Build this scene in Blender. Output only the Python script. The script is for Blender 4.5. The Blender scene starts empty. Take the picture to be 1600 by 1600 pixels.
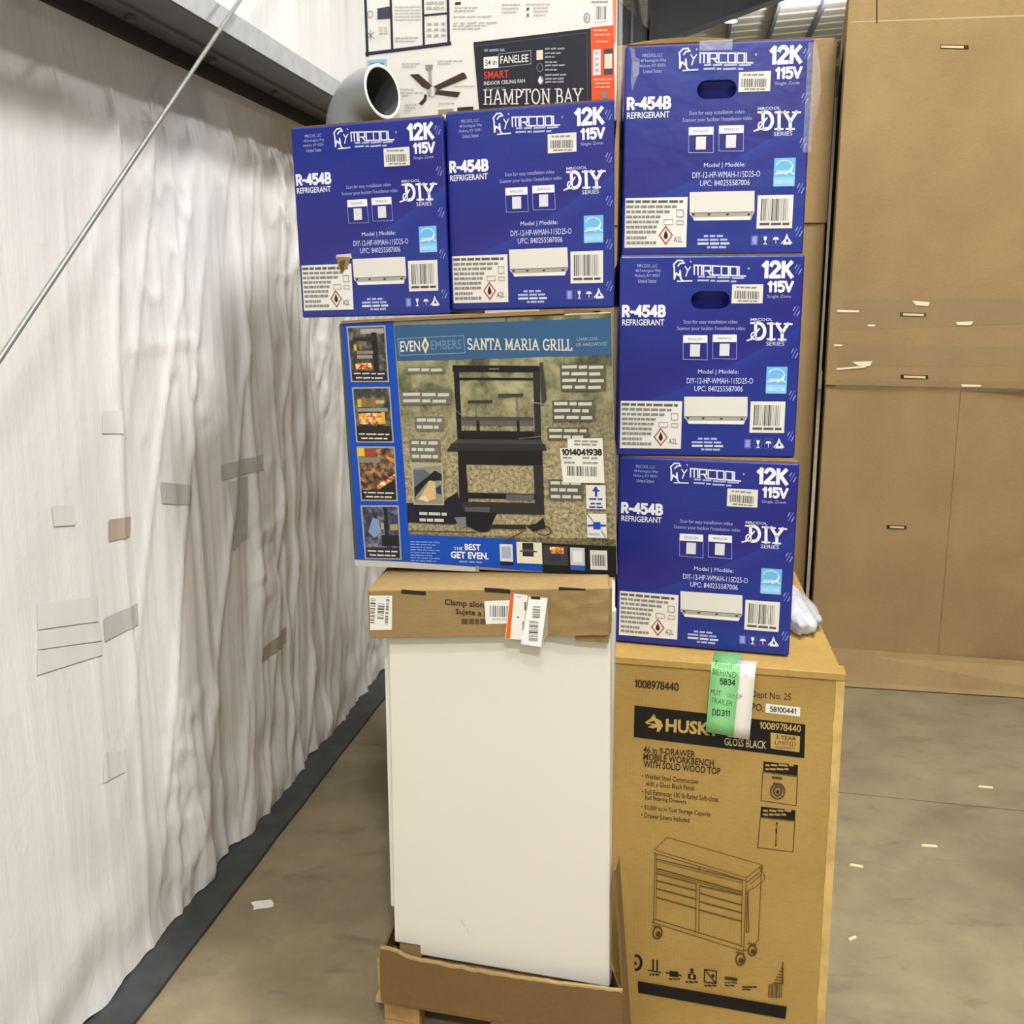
import bpy, bmesh, math, random
from mathutils import Vector, Matrix, noise
random.seed(7)
S = bpy.context.scene
COL = S.collection

# ------------------------------------------------------------------ camera, world, lights, exposure
PITCH = math.radians(11.38)
CAM = Vector((0, 0, 1.7))
cd = bpy.data.cameras.new('camera'); cam = bpy.data.objects.new('camera', cd); COL.objects.link(cam)
cam.location = CAM; cam.rotation_euler = (math.pi/2 - PITCH, 0, 0)
cd.sensor_width = 36; cd.sensor_height = 36; cd.lens = 36; cd.clip_start = .05; cd.clip_end = 100
S.camera = cam
S.view_settings.view_transform = 'Standard'; S.view_settings.look = 'None'
S.view_settings.gamma = 1; S.view_settings.use_curve_mapping = False
S.view_settings.exposure = 0.0
W = bpy.data.worlds.new('world'); S.world = W; W.use_nodes = True
W.node_tree.nodes['Background'].inputs[0].default_value = (.9, .95, 1, 1)
W.node_tree.nodes['Background'].inputs[1].default_value = .3
LAMPS = [  # x, y, z, watts, diameter : ceiling high-bay lamps of the warehouse; the second is an added fill that softens the wall shadow
    (0.45, -2.6, 5.0, 240, .42), (.0, -.9, 5.6, 100, .5), (1.3, 1.9, 5.65, 240, .6), (6.2, -3.0, 5.0, 90, .42), (-.6, -6.5, 5.0, 150, .42),
    (3.6, 8.6, 5.2, 200, .42), (9.5, 7.0, 5.2, 200, .42), (4.4, 15.5, 5.3, 260, .42)]
for (x, y, z, w, d) in LAMPS:
    ld = bpy.data.lights.new('high_bay_or_fill_lamp', 'AREA'); ld.shape = 'DISK'; ld.size = d; ld.energy = w
    ld.color = (1, .985, .955)
    lo = bpy.data.objects.new('high_bay_or_fill_lamp', ld); COL.objects.link(lo); lo.location = (x, y, z)
    up = bpy.data.lights.new('added_roof_uplight', 'AREA'); up.shape = 'DISK'; up.size = d; up.energy = w*.35; up.color = ld.color   # upward light added above each lamp to brighten the roof
    uo = bpy.data.objects.new('added_roof_uplight', up); COL.objects.link(uo); uo.location = (x, y, z+.2); uo.rotation_euler = (math.pi, 0, 0)

# ------------------------------------------------------------------ helpers: colour and materials
def lin(h):
    h = h.lstrip('#'); c = [int(h[i:i+2], 16)/255 for i in (0, 2, 4)]
    return [v/12.92 if v <= .04045 else ((v+.055)/1.055)**2.4 for v in c] + [1]
def newmat(name):
    m = bpy.data.materials.new(name); m.use_nodes = True
    return m, m.node_tree.nodes, m.node_tree.links, m.node_tree.nodes['Principled BSDF']
PM = {}
def pm(h, rough=.45):
    """flat printing ink / paper of one colour"""
    k = (h, rough)
    if k not in PM:
        m, n, l, b = newmat('ink_' + h); b.inputs['Base Color'].default_value = lin(h); b.inputs['Roughness'].default_value = rough; b.inputs['Specular IOR Level'].default_value = .25
        PM[k] = m
    return PM[k]
def texco(n, l, scale=(1, 1, 1), kind='Object'):
    t = n.new('ShaderNodeTexCoord'); mp = n.new('ShaderNodeMapping'); mp.inputs['Scale'].default_value = scale
    l.new(t.outputs[kind], mp.inputs[0]); return mp.outputs[0]
def ntex(n, l, vec, scale, detail=4, rough=.55, dist=0):
    t = n.new('ShaderNodeTexNoise'); t.inputs['Scale'].default_value = scale; t.inputs['Detail'].default_value = detail
    t.inputs['Roughness'].default_value = rough; t.inputs['Distortion'].default_value = dist
    l.new(vec, t.inputs['Vector']); return t.outputs['Fac']
def ramp(n, l, fac, stops, interp='LINEAR'):
    r = n.new('ShaderNodeValToRGB'); e = r.color_ramp.elements; r.color_ramp.interpolation = interp
    while len(e) < len(stops): e.new(.5)
    for i, (p, c) in enumerate(stops):
        e[i].position = p; e[i].color = lin(c) if isinstance(c, str) else c
    l.new(fac, r.inputs[0]); return r.outputs[0]
def mixc(n, l, fac, a, b, mode='MIX'):
    m = n.new('ShaderNodeMix'); m.data_type = 'RGBA'; m.blend_type = mode
    for s, v in ((m.inputs[0], fac), (m.inputs[6], a), (m.inputs[7], b)):
        if isinstance(v, (int, float)): s.default_value = v
        elif isinstance(v, (list, tuple)): s.default_value = v
        else: l.new(v, s)
    return m.outputs[2]
def bump(n, l, b, h, strength, dist=.01):
    bp = n.new('ShaderNodeBump'); bp.inputs['Strength'].default_value = strength; bp.inputs['Distance'].default_value = dist
    l.new(h, bp.inputs['Height']); l.new(bp.outputs[0], b.inputs['Normal'])
def math_(n, l, op, a, b=None):
    m = n.new('ShaderNodeMath'); m.operation = op
    for s, v in ((m.inputs[0], a), (m.inputs[1], b)):
        if v is None: continue
        if isinstance(v, (int, float)): s.default_value = v
        else: l.new(v, s)
    return m.outputs[0]

def cardboard(name, c1, c2, rough=.75, flute=True, spec=.3):
    m, n, l, b = newmat(name)
    v = texco(n, l); big = ntex(n, l, v, 3.5, 5); fine = ntex(n, l, texco(n, l, (60, 60, 400)), 1, 3)
    c = ramp(n, l, big, [(.3, c1), (.72, c2)])
    c = mixc(n, l, .09, c, ramp(n, l, fine, [(.3, '5a4526'), (.7, 'ffffff')]), 'OVERLAY')
    l.new(c, b.inputs['Base Color']); b.inputs['Roughness'].default_value = rough; b.inputs['Specular IOR Level'].default_value = spec
    if flute:
        w = n.new('ShaderNodeTexWave'); w.inputs['Scale'].default_value = 40; w.inputs['Distortion'].default_value = .6
        l.new(texco(n, l, (1, .0, 0)), w.inputs[0])
        h = math_(n, l, 'ADD', math_(n, l, 'MULTIPLY', w.outputs[1], .12), ntex(n, l, v, 7, 3))
        bump(n, l, b, h, .07, .02)
    return m
M_card = cardboard('corrugated_board', '957b52', 'a3885d')
M_capcard = cardboard('cap_board', '8c744b', '998055')
M_tall = cardboard('tall_carton_board', '8e7550', '9b8259')
M_bench = cardboard('workbench_carton_board', '97793f', 'a88a4b', .55, spec=.4)
M_tray = cardboard('tray_board', '6f5634', '7c613c')

def blue_material():
    m, n, l, b = newmat('blue_printed_carton')
    t = n.new('ShaderNodeTexCoord'); sp = n.new('ShaderNodeSeparateXYZ'); l.new(t.outputs['Object'], sp.inputs[0])
    x, z = sp.outputs[0], sp.outputs[2]
    # sweeping bands printed across the panel
    cx = math_(n, l, 'MULTIPLY', math_(n, l, 'POWER', math_(n, l, 'ADD', x, .21), 1.35), .62)
    d = math_(n, l, 'SUBTRACT', math_(n, l, 'SUBTRACT', z, cx), .105)
    band = ramp(n, l, math_(n, l, 'ADD', math_(n, l, 'MULTIPLY', d, 2.2), .5),
                [(.0, '1a338a'), (.3, '1c2f86'), (.42, '212884'), (.5, '203c94'), (.505, '22267e'), (.62, '211c74'), (.75, '1f237e'), (.95, '1f2f88')])
    w = n.new('ShaderNodeTexWave'); w.bands_direction = 'DIAGONAL'; w.inputs['Scale'].default_value = 2.2; w.inputs['Distortion'].default_value = 5
    w.inputs['Detail'].default_value = 1.5; w.inputs['Detail Scale'].default_value = .6; l.new(texco(n, l, (.8, 0, 1.6)), w.inputs[0])
    c = mixc(n, l, .35, band, ramp(n, l, w.outputs[1], [(.2, '1a2880'), (.8, '262684')]))
    l.new(c, b.inputs['Base Color']); b.inputs['Roughness'].default_value = .33; b.inputs['Specular IOR Level'].default_value = .45
    bump(n, l, b, ntex(n, l, texco(n, l), 9, 3), .1, .03)
    return m
M_blue = blue_material()

def photo_desert():
    m, n, l, b = newmat('printed_desert_photo')
    t = n.new('ShaderNodeTexCoord'); sp = n.new('ShaderNodeSeparateXYZ'); l.new(t.outputs['Object'], sp.inputs[0])
    big = ntex(n, l, texco(n, l), 14, 5, .6); fine = ntex(n, l, texco(n, l), 120, 3, .7)
    scrub = ramp(n, l, big, [(.38, '2c2f22'), (.46, '5c6240'), (.53, '8a8763'), (.62, 'aaa27e')])
    gravel = ramp(n, l, fine, [(.34, '5f553c'), (.5, '978a66'), (.66, 'b9ad88')])
    f = ramp(n, l, math_(n, l, 'ADD', sp.outputs[2], math_(n, l, 'MULTIPLY', math_(n, l, 'SUBTRACT', big, .5), .2)), [(.24, '000000'), (.40, 'ffffff')])
    c = mixc(n, l, f, gravel, mixc(n, l, .12, scrub, gravel))
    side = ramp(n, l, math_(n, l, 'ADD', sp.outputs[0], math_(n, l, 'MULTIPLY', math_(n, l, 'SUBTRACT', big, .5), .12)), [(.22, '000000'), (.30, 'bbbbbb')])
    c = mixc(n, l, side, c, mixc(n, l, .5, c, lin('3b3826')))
    top = ramp(n, l, sp.outputs[2], [(.56, '000000'), (.60, 'cccccc')])
    c = mixc(n, l, top, c, lin('4b4430'))
    l.new(c, b.inputs['Base Color']); b.inputs['Roughness'].default_value = .4
    return m
M_desert = photo_desert()
def photo_noise(name, stops, scale, seed):
    m, n, l, b = newmat(name)
    v = texco(n, l); mp = v.node; mp.inputs['Location'].default_value = (seed, seed*.7, 0)
    c = ramp(n, l, ntex(n, l, v, scale, 3, .6), stops)
    l.new(c, b.inputs['Base Color']); b.inputs['Roughness'].default_value = .35
    return m
M_dark = photo_noise('printed_dark_photo', [(.35, '1d1b18'), (.5, '3b3a32'), (.62, '6a6a5c')], 55, 1)
M_meat = photo_noise('printed_meat_photo', [(.36, '241710'), (.46, '5a3b26'), (.56, '8d6446'), (.66, 'b98a52')], 75, 2)
M_coal = photo_noise('printed_smoke_photo', [(.36, '15161c'), (.5, '33384a'), (.6, '5d6680'), (.7, '8f8a70')], 50, 3)
M_fire = photo_noise('printed_flame_photo', [(.38, '70260f'), (.48, 'c96a2a'), (.58, 'f0b45a'), (.68, 'fff0c8')], 120, 4)

def simple(name, h, rough=.5, metal=0, spec=.5, noise_amt=0, scale=20, bumps=0):
    m, n, l, b = newmat(name); b.inputs['Roughness'].default_value = rough; b.inputs['Metallic'].default_value = metal
    b.inputs['Specular IOR Level'].default_value = spec
    c = lin(h)
    if noise_amt:
        f = ntex(n, l, texco(n, l), scale, 5)
        dark = [v*(1-noise_amt) for v in c[:3]] + [1]; lite = [min(1, v*(1+noise_amt)) for v in c[:3]] + [1]
        l.new(ramp(n, l, f, [(.3, dark), (.7, lite)]), b.inputs['Base Color'])
        if bumps: bump(n, l, b, f, bumps, .01)
    else: b.inputs['Base Color'].default_value = c
    return m
M_white = simple('white_enamel', 'dfdace', .38, noise_amt=.02, scale=2)
M_pvc = simple('grey_pvc', '858b8c', .35, noise_amt=.04, scale=8)
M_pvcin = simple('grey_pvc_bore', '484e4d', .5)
M_steel = simple('galvanised_steel', 'a9adb0', .45, .35, noise_amt=.12, scale=25)
M_girt = simple('grey_primed_steel', '6f7274', .5, .2, noise_amt=.12, scale=12)
M_frame = simple('grey_painted_frame', '737a84', .55, .1, noise_amt=.06, scale=2)
M_rod = simple('steel_rod', '8b8d88', .45, .5, noise_amt=.15, scale=60)
M_black = simple('black_base_strip', '36393a', .5, noise_amt=.3, scale=14, bumps=.1)
M_wood = simple('pallet_wood', 'a58351', .8, noise_amt=.25, scale=18, bumps=.2)
M_plasticbag = None
def clear_film(name, h, trans, rough=.15):
    m, n, l, b = newmat(name)
    b.inputs['Base Color'].default_value = lin(h); b.inputs['Roughness'].default_value = rough
    b.inputs['Alpha'].default_value = trans
    bump(n, l, b, ntex(n, l, texco(n, l), 60, 4), .5, .01)
    return m
M_bag = clear_film('cloudy_plastic_bag', 'cfd1da', .7, .15)
M_tape = clear_film('clear_packing_tape', 'b8a27c', .14, .1)
M_film = clear_film('stretch_film', 'dfe4ee', .2, .1)
M_poly = clear_film('clear_pouch_plastic', 'ddd8cc', .35, .15)

# ------------------------------------------------------------------ helpers: geometry
class MB:
    def __init__(s): s.v = []; s.f = []; s.m = []
    def add(s, vs, fs, mi=0):
        o = len(s.v); s.v += [tuple(p) for p in vs]; s.f += [[i+o for i in f] for f in fs]; s.m += [mi]*len(fs); return s
    def box(s, x0, y0, z0, x1, y1, z1, mi=0):
        v = [(x, y, z) for z in (z0, z1) for y in (y0, y1) for x in (x0, x1)]
        return s.add(v, [(0, 2, 3, 1), (4, 5, 7, 6), (0, 1, 5, 4), (2, 6, 7, 3), (0, 4, 6, 2), (1, 3, 7, 5)], mi)
    def hexa(s, b, t, mi=0):
        """b, t: four points each, counter-clockwise seen from above"""
        return s.add(list(b)+list(t), [(3, 2, 1, 0), (4, 5, 6, 7), (0, 1, 5, 4), (1, 2, 6, 5), (2, 3, 7, 6), (3, 0, 4, 7)], mi)
    def tube(s, pts, r, n=10, mi=0, cap=True):
        pts = [Vector(p) for p in pts]; rings = []
        for i, p in enumerate(pts):
            t = (pts[min(i+1, len(pts)-1)] - pts[max(i-1, 0)]).normalized()
            a = t.cross(Vector((.3, .1, 1))).normalized(); b_ = t.cross(a)
            rr = r[i] if isinstance(r, (list, tuple)) else r
            rings.append([p + a*rr*math.cos(2*math.pi*k/n) + b_*rr*math.sin(2*math.pi*k/n) for k in range(n)])
        vs = [p for r_ in rings for p in r_]
        fs = [(i*n+k, i*n+(k+1) % n, (i+1)*n+(k+1) % n, (i+1)*n+k) for i in range(len(pts)-1) for k in range(n)]
        if cap: fs += [tuple(range(n))[::-1], tuple((len(pts)-1)*n+k for k in range(n))]
        return s.add(vs, fs, mi)
    def build(s, name, mats, parent=None, bevel=0, smooth=False, seg=2):
        me = bpy.data.meshes.new(name); me.from_pydata(s.v, [], s.f)
        for m in (mats if isinstance(mats, (list, tuple)) else [mats]): me.materials.append(m)
        me.polygons.foreach_set('material_index', s.m)
        bm = bmesh.new(); bm.from_mesh(me)
        if bevel:
            bmesh.ops.bevel(bm, geom=list(bm.edges), offset=bevel, segments=seg, affect='EDGES', profile=.5)
        bmesh.ops.recalc_face_normals(bm, faces=list(bm.faces)); bm.to_mesh(me); bm.free()
        if smooth: me.polygons.foreach_set('use_smooth', [True]*len(me.polygons))
        me.update(); return link(name, me, parent)
def link(name, me, parent=None):
    o = bpy.data.objects.new(name, me); COL.objects.link(o)
    if parent: o.parent = parent
    return o
def tag(o, label=None, cat=None, group=None, kind=None):
    for k, v in (('label', label), ('category', cat), ('group', group), ('kind', kind)):
        if v: o[k] = v
    return o
def empty(name, loc, rot=(0, 0, 0)):
    o = bpy.data.objects.new(name, None); COL.objects.link(o); o.location = loc; o.rotation_euler = rot; o.empty_display_size = .1
    return o
def copy_tree(o, parent=None):
    c = o.copy(); COL.objects.link(c)
    if parent: c.parent = parent
    for ch in list(o.children): copy_tree(ch, c)
    return c

TEXT = {}
def text_mesh(s, bold=0.0):
    k = (s, bold)
    if k not in TEXT:
        cu = bpy.data.curves.new('lettering', 'FONT'); cu.body = s; cu.resolution_u = 2; cu.offset = bold
        ob = bpy.data.objects.new('lettering', cu); me = ob.to_mesh()
        v = [(p.co.x, p.co.y) for p in me.vertices]; f = [list(p.vertices) for p in me.polygons]
        ob.to_mesh_clear(); bpy.data.objects.remove(ob); bpy.data.curves.remove(cu)
        x0 = min(p[0] for p in v); x1 = max(p[0] for p in v); y0 = min(p[1] for p in v); y1 = max(p[1] for p in v)
        TEXT[k] = ([((p[0]-x0)/(x1-x0)-.5, (p[1]-y0)/(y1-y0)-.5) for p in v], f)
    return TEXT[k]

def homography(src, dst):
    A = []
    for (x, y), (u, v) in zip(src, dst):
        A.append([x, y, 1, 0, 0, 0, -u*x, -u*y, u]); A.append([0, 0, 0, x, y, 1, -v*x, -v*y, v])
    n = 8
    for i in range(n):
        p = max(range(i, n), key=lambda r: abs(A[r][i])); A[i], A[p] = A[p], A[i]
        for r in range(n):
            if r != i:
                k = A[r][i]/A[i][i]
                for c in range(i, n+1): A[r][c] -= k*A[i][c]
    h = [A[i][n]/A[i][i] for i in range(n)]
    return lambda x, y: ((h[0]*x+h[1]*y+h[2])/(h[6]*x+h[7]*y+1), (h[3]*x+h[4]*y+h[5])/(h[6]*x+h[7]*y+1))

class Face:
    """measured drawing of a carton's front panel: converts measured corners to metres on the panel"""
    lean = 0; h = 1
    def __init__(s, quad, w, h): s.H = homography(quad, [(-w/2, h), (w/2, h), (w/2, 0), (-w/2, 0)])
    def p(s, x, y): return s.H(x, y)
    def rect(s, x0, y0, x1, y1):
        cx, cy = (x0+x1)/2, (y0+y1)/2
        u, v = s.H(cx, cy); a = s.H(x0, cy); b = s.H(x1, cy); c = s.H(cx, y0); d = s.H(cx, y1)
        return u, v, math.hypot(b[0]-a[0], b[1]-a[1]), math.hypot(c[0]-d[0], c[1]-d[1])
class Art:
    """flat print on a panel, stacked in thin layers; drawn through a Face"""
    def __init__(s, face, base=0.0006): s.F = face; s.mb = MB(); s.mats = []; s.k = 0; s.base = base
    def mi(s, m):
        if isinstance(m, str): m = pm(m)
        if m not in s.mats: s.mats.append(m)
        return s.mats.index(m)
    def raw(s, pts, fs, m, up=1):
        s.k += up; L = s.F.lean; B = -(s.base + s.k*.00012); q = [B]*len(pts)
        if len(fs) > 1 and all(len(f) == 4 for f in fs):     # strokes that overlap get hair-thin steps
            for i, f in enumerate(fs):
                for j in f: q[j] = B-.000015*(i % 7)
        s.mb.add([(u, q[i]-L*(1-v/s.F.h), v) for i, (u, v) in enumerate(pts)], fs, s.mi(m)); return s
    def poly(s, pts, m, up=1): return s.raw([s.F.p(*p) for p in pts], [list(range(len(pts)))], m, up)
    def rect(s, x0, y0, x1, y1, m, up=1):
        u, v, w, h = s.F.rect(x0, y0, x1, y1)
        return s.raw([(u-w/2, v-h/2), (u+w/2, v-h/2), (u+w/2, v+h/2), (u-w/2, v+h/2)], [[0, 1, 2, 3]], m, up)
    def text(s, t, x0, y0, x1, y1, m, bold=0.0, up=1, rot=0):
        u, v, w, h = s.F.rect(x0, y0, x1, y1); vs, fs = text_mesh(t, bold)
        if rot:
            c, n = math.cos(rot), math.sin(rot)
            return s.raw([(u+a*w*c-b*h*n, v+a*w*n+b*h*c) for a, b in vs], fs, m, up)
        return s.raw([(u+a*w, v+b*h) for a, b in vs], fs, m, up)
    def line(s, pts, wpx, m, closed=False, up=1):
        q = [s.F.p(*p) for p in pts]; sc = s.F.rect(pts[0][0]-5, pts[0][1]-5, pts[0][0]+5, pts[0][1]+5)
        r = wpx*(sc[2]+sc[3])/40
        if closed: q.append(q[0])
        vs = []; fs = []
        for (a, b), (c, d) in zip(q, q[1:]):
            L = math.hypot(c-a, d-b) or 1e-6; tx, ty = (c-a)/L*r, (d-b)/L*r; o = len(vs)
            vs += [(a-tx-ty, b-ty+tx), (a-tx+ty, b-ty-tx), (c+tx+ty, d+ty-tx), (c+tx-ty, d+ty+tx)]; fs.append([o, o+1, o+2, o+3])
        return s.raw(vs, fs, m, up)
    def disc(s, cx, cy, rx, ry, m, n=20, up=1):
        return s.poly([(cx+rx*math.cos(2*math.pi*i/n), cy+ry*math.sin(2*math.pi*i/n)) for i in range(n)], m, up)
    def ring(s, cx, cy, rx, ry, w, m, n=20, a0=0, a1=1, up=1):
        return s.line([(cx+rx*math.cos(2*math.pi*(a0+(a1-a0)*i/n)), cy+ry*math.sin(2*math.pi*(a0+(a1-a0)*i/n))) for i in range(n+1)], w, m, up=up)
    def frame(s, x0, y0, x1, y1, w, m): return s.line([(x0, y0), (x1, y0), (x1, y1), (x0, y1)], w, m, True)
    def words(s, x0, y0, x1, y1, m, n=4, seed=0):
        """a line of printing too small to read"""
        rr = random.Random(int(x0*7+y0*13)+seed); ws = [rr.uniform(.5, 1.5) for _ in range(n)]; tot = sum(ws)+.18*(n-1); x = x0
        s.k += 1
        for w in ws:
            dx = (x1-x0)*w/tot; s.rect(x, y0, x+dx, y1, m, 0); x += dx+(x1-x0)*.18/tot
        return s
    def bars(s, x0, y0, x1, y1, m, n=22, seed=1, vertical=False):
        rr = random.Random(seed); a = 0; s.k += 1; L = []
        while len(L) < n: L.append((a, a+rr.choice((.5, .5, 1, 1.6)))); a = L[-1][1]+rr.choice((.5, .6, 1, 1.4))
        for b0, b1 in L:
            if vertical: s.rect(x0, y0+(y1-y0)*b0/a, x1, y0+(y1-y0)*b1/a, m, 0)
            else: s.rect(x0+(x1-x0)*b0/a, y0, x0+(x1-x0)*b1/a, y1, m, 0)
        return s
    def build(s, name, parent, label=None):
        o = s.mb.build(name, s.mats, parent)
        if label: o['label'] = label
        return o

# letters drawn as strokes, for slab-serif and square lettering
def arc(cx, cy, rx, ry, a0, a1, n=8): return [(cx+rx*math.cos(math.radians(a0+(a1-a0)*i/n)), cy+ry*math.sin(math.radians(a0+(a1-a0)*i/n))) for i in range(n+1)]
SERIF = {
 'H': (.9, [[(.2, 0), (.2, 1)], [(.7, 0), (.7, 1)], [(.2, .5), (.7, .5)]], [(.2, 0), (.2, 1), (.7, 0), (.7, 1)]),
 'A': (.95, [[(.12, 0), (.45, 1)], [(.45, 1), (.8, 0)], [(.25, .35), (.68, .35)]], [(.12, 0), (.8, 0)]),
 'M': (1.1, [[(.18, 0), (.18, 1)], [(.18, 1), (.55, .12)], [(.55, .12), (.9, 1)], [(.9, 1), (.9, 0)]], [(.18, 0), (.9, 0), (.12, 1), (.95, 1)]),
 'P': (.75, [[(.2, 0), (.2, 1)], [(.2, 1)]+arc(.42, .74, .24, .26, 90, -90)+[(.2, .48)]], [(.2, 0), (.14, 1)]),
 'R': (.9, [[(.2, 0), (.2, 1)], [(.2, 1)]+arc(.42, .74, .24, .26, 90, -90)+[(.2, .48)], [(.4, .48), (.76, 0)]], [(.2, 0), (.14, 1), (.78, 0)]),
 'T': (.8, [[(.4, 0), (.4, 1)], [(.05, 1), (.75, 1)], [(.05, 1), (.05, .82)], [(.75, 1), (.75, .82)]], [(.4, 0)]),
 'O': (.95, [arc(.47, .5, .36, .5, 0, 360, 18)], []),
 'N': (.95, [[(.2, 0), (.2, 1)], [(.2, 1), (.74, 0)], [(.74, 0), (.74, 1)]], [(.2, 0), (.14, 1), (.74, 1)]),
 'B': (.8, [[(.2, 0), (.2, 1)], [(.2, 1)]+arc(.42, .76, .2, .24, 90, -90)+[(.2, .52)], [(.2, .52)]+arc(.44, .26, .24, .26, 90, -90)+[(.2, 0)]], [(.14, 0), (.14, 1)]),
 'Y': (.85, [[(.4, 0), (.4, .45)], [(.4, .45), (.08, 1)], [(.4, .45), (.74, 1)]], [(.4, 0), (.08, 1), (.74, 1)]),
 'S': (.7, [arc(.35, .74, .24, .25, 30, 270, 10)+arc(.35, .25, .26, .25, 90, -150, 10)], []),
 'I': (.45, [[(.22, 0), (.22, 1)]], [(.22, 0), (.22, 1)]),
 'G': (.9, [arc(.46, .5, .36, .5, 45, 320, 14)+[(.76, .42)], [(.55, .42), (.8, .42)]], []),
 'L': (.7, [[(.2, 0), (.2, 1)], [(.2, 0), (.64, 0)], [(.64, 0), (.64, .2)]], [(.2, 1), (.14, 0)]),
 'D': (.9, [[(.22, 0), (.22, 1)], [(.22, 1)]+arc(.38, .5, .36, .5, 90, -90, 10)+[(.22, 0)]], [(.16, 0), (.16, 1)]),
 ' ': (.4, [], [])}
SQUARE = {'m': (1.25, [[(0, 0), (0, 1), (1, 1), (1, 0)], [(.5, 1), (.5, 0)]]), 'r': (1.2, [[(0, 0), (0, 1), (.95, 1), (.95, .42), (.3, .42)], [(.55, .42), (.95, 0)]]),
 'c': (1.2, [[(.95, 1), (0, 1), (0, 0), (.95, 0)]]), 'o': (1.2, [[(0, 0), (0, 1), (.95, 1), (.95, 0), (0, 0)]]), 'l': (1.0, [[(0, 1), (0, 0), (.85, 0)]])}
SANS = {
 '0': (.78, [arc(.34, .5, .28, .5, 0, 360, 16)]), '1': (.5, [[(.08, .78), (.28, 1), (.28, 0)]]),
 '2': (.76, [arc(.33, .72, .26, .28, 165, -20, 9)+[(.06, .02), (.62, .02)]]), '3': (.74, [arc(.3, .74, .25, .26, 140, -90, 8)+arc(.3, .25, .28, .25, 90, -140, 8)]),
 '4': (.8, [[(.5, 0), (.5, 1), (.05, .28), (.7, .28)]]), '5': (.74, [[(.58, 1), (.12, 1), (.09, .56)]+arc(.31, .32, .27, .32, 120, -140, 9)]),
 '6': (.76, [arc(.33, .3, .26, .3, 0, 360, 12), [(.08, .34), (.14, .7), (.46, 1)]]), '7': (.72, [[(.06, 1), (.6, 1), (.22, 0)]]),
 '8': (.76, [arc(.33, .75, .22, .25, 0, 360, 12), arc(.33, .26, .27, .26, 0, 360, 12)]), '9': (.76, [arc(.33, .7, .26, .3, 0, 360, 12), [(.58, .66), (.52, .3), (.2, 0)]]),
 'K': (.82, [[(.12, 0), (.12, 1)], [(.62, 1), (.14, .42)], [(.28, .58), (.68, 0)]]), 'V': (.8, [[(.02, 1), (.36, 0), (.7, 1)]]),
 'R': (.8, [[(.12, 0), (.12, 1)], [(.12, 1)]+arc(.36, .74, .25, .26, 90, -90)+[(.12, .48)], [(.36, .48), (.66, 0)]]), '-': (.5, [[(.08, .42), (.36, .42)]]),
 'B': (.78, [[(.12, 0), (.12, 1)], [(.12, 1)]+arc(.36, .76, .22, .24, 90, -90)+[(.12, .52)], [(.12, .52)]+arc(.38, .26, .25, .26, 90, -90)+[(.12, 0)]]),
 'D': (.82, [[(.12, 0), (.12, 1)], [(.12, 1)]+arc(.3, .5, .34, .5, 90, -90, 10)+[(.12, 0)]]), ' ': (.4, [])}
def sans(art, word, x0, y0, x1, y1, m, wt):
    tot = sum(SANS[c][0] for c in word)-.1; k = (x1-x0)/tot; x = x0; up = 1
    cy = (y0+y1)/2; u, v, w, h = art.F.rect(x0, y0, x1, y1); r = wt*(w/(x1-x0)+h/(y1-y0))/4; q = w/tot; px = u-w/2; vs = []; fs = []
    for c in word:
        for st in SANS[c][1]:
            P = [(px+a*q, v-h/2+r+b*(h-2*r)) for a, b in st]
            for (a, b), (c_, d) in zip(P, P[1:]):
                L = math.hypot(c_-a, d-b) or 1e-6; tx, ty = (c_-a)/L*r, (d-b)/L*r; o = len(vs); e = .75
                vs += [(a-tx*e-ty, b-ty*e+tx), (a-tx*e+ty, b-ty*e-tx), (c_+tx*e+ty, d+ty*e-tx), (c_+tx*e-ty, d+ty*e+tx)]; fs.append([o, o+1, o+2, o+3])
        px += SANS[c][0]*q
    return art.raw(vs, fs, m)
def stroke_text(art, word, x0, y0, x1, y1, m, wt=1.6, serif=True, sw=None):
    tab = SERIF if serif else SQUARE
    tot = sum(tab[c][0] for c in word); x = x0; k = (x1-x0)/tot; up = 1
    for c in word:
        t = tab[c]
        for st in t[1]:
            art.line([(x+px*k, y1-(y1-y0)*py) for px, py in st], wt, m, up=up); up = 0
        if serif:
            for (px, py) in t[2]:
                yy = y1-(y1-y0)*py; hw = (sw or .17)*k
                art.line([(x+px*k-hw, yy), (x+px*k+hw, yy)], wt*.6, m, up=0)
        x += t[0]*k

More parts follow.
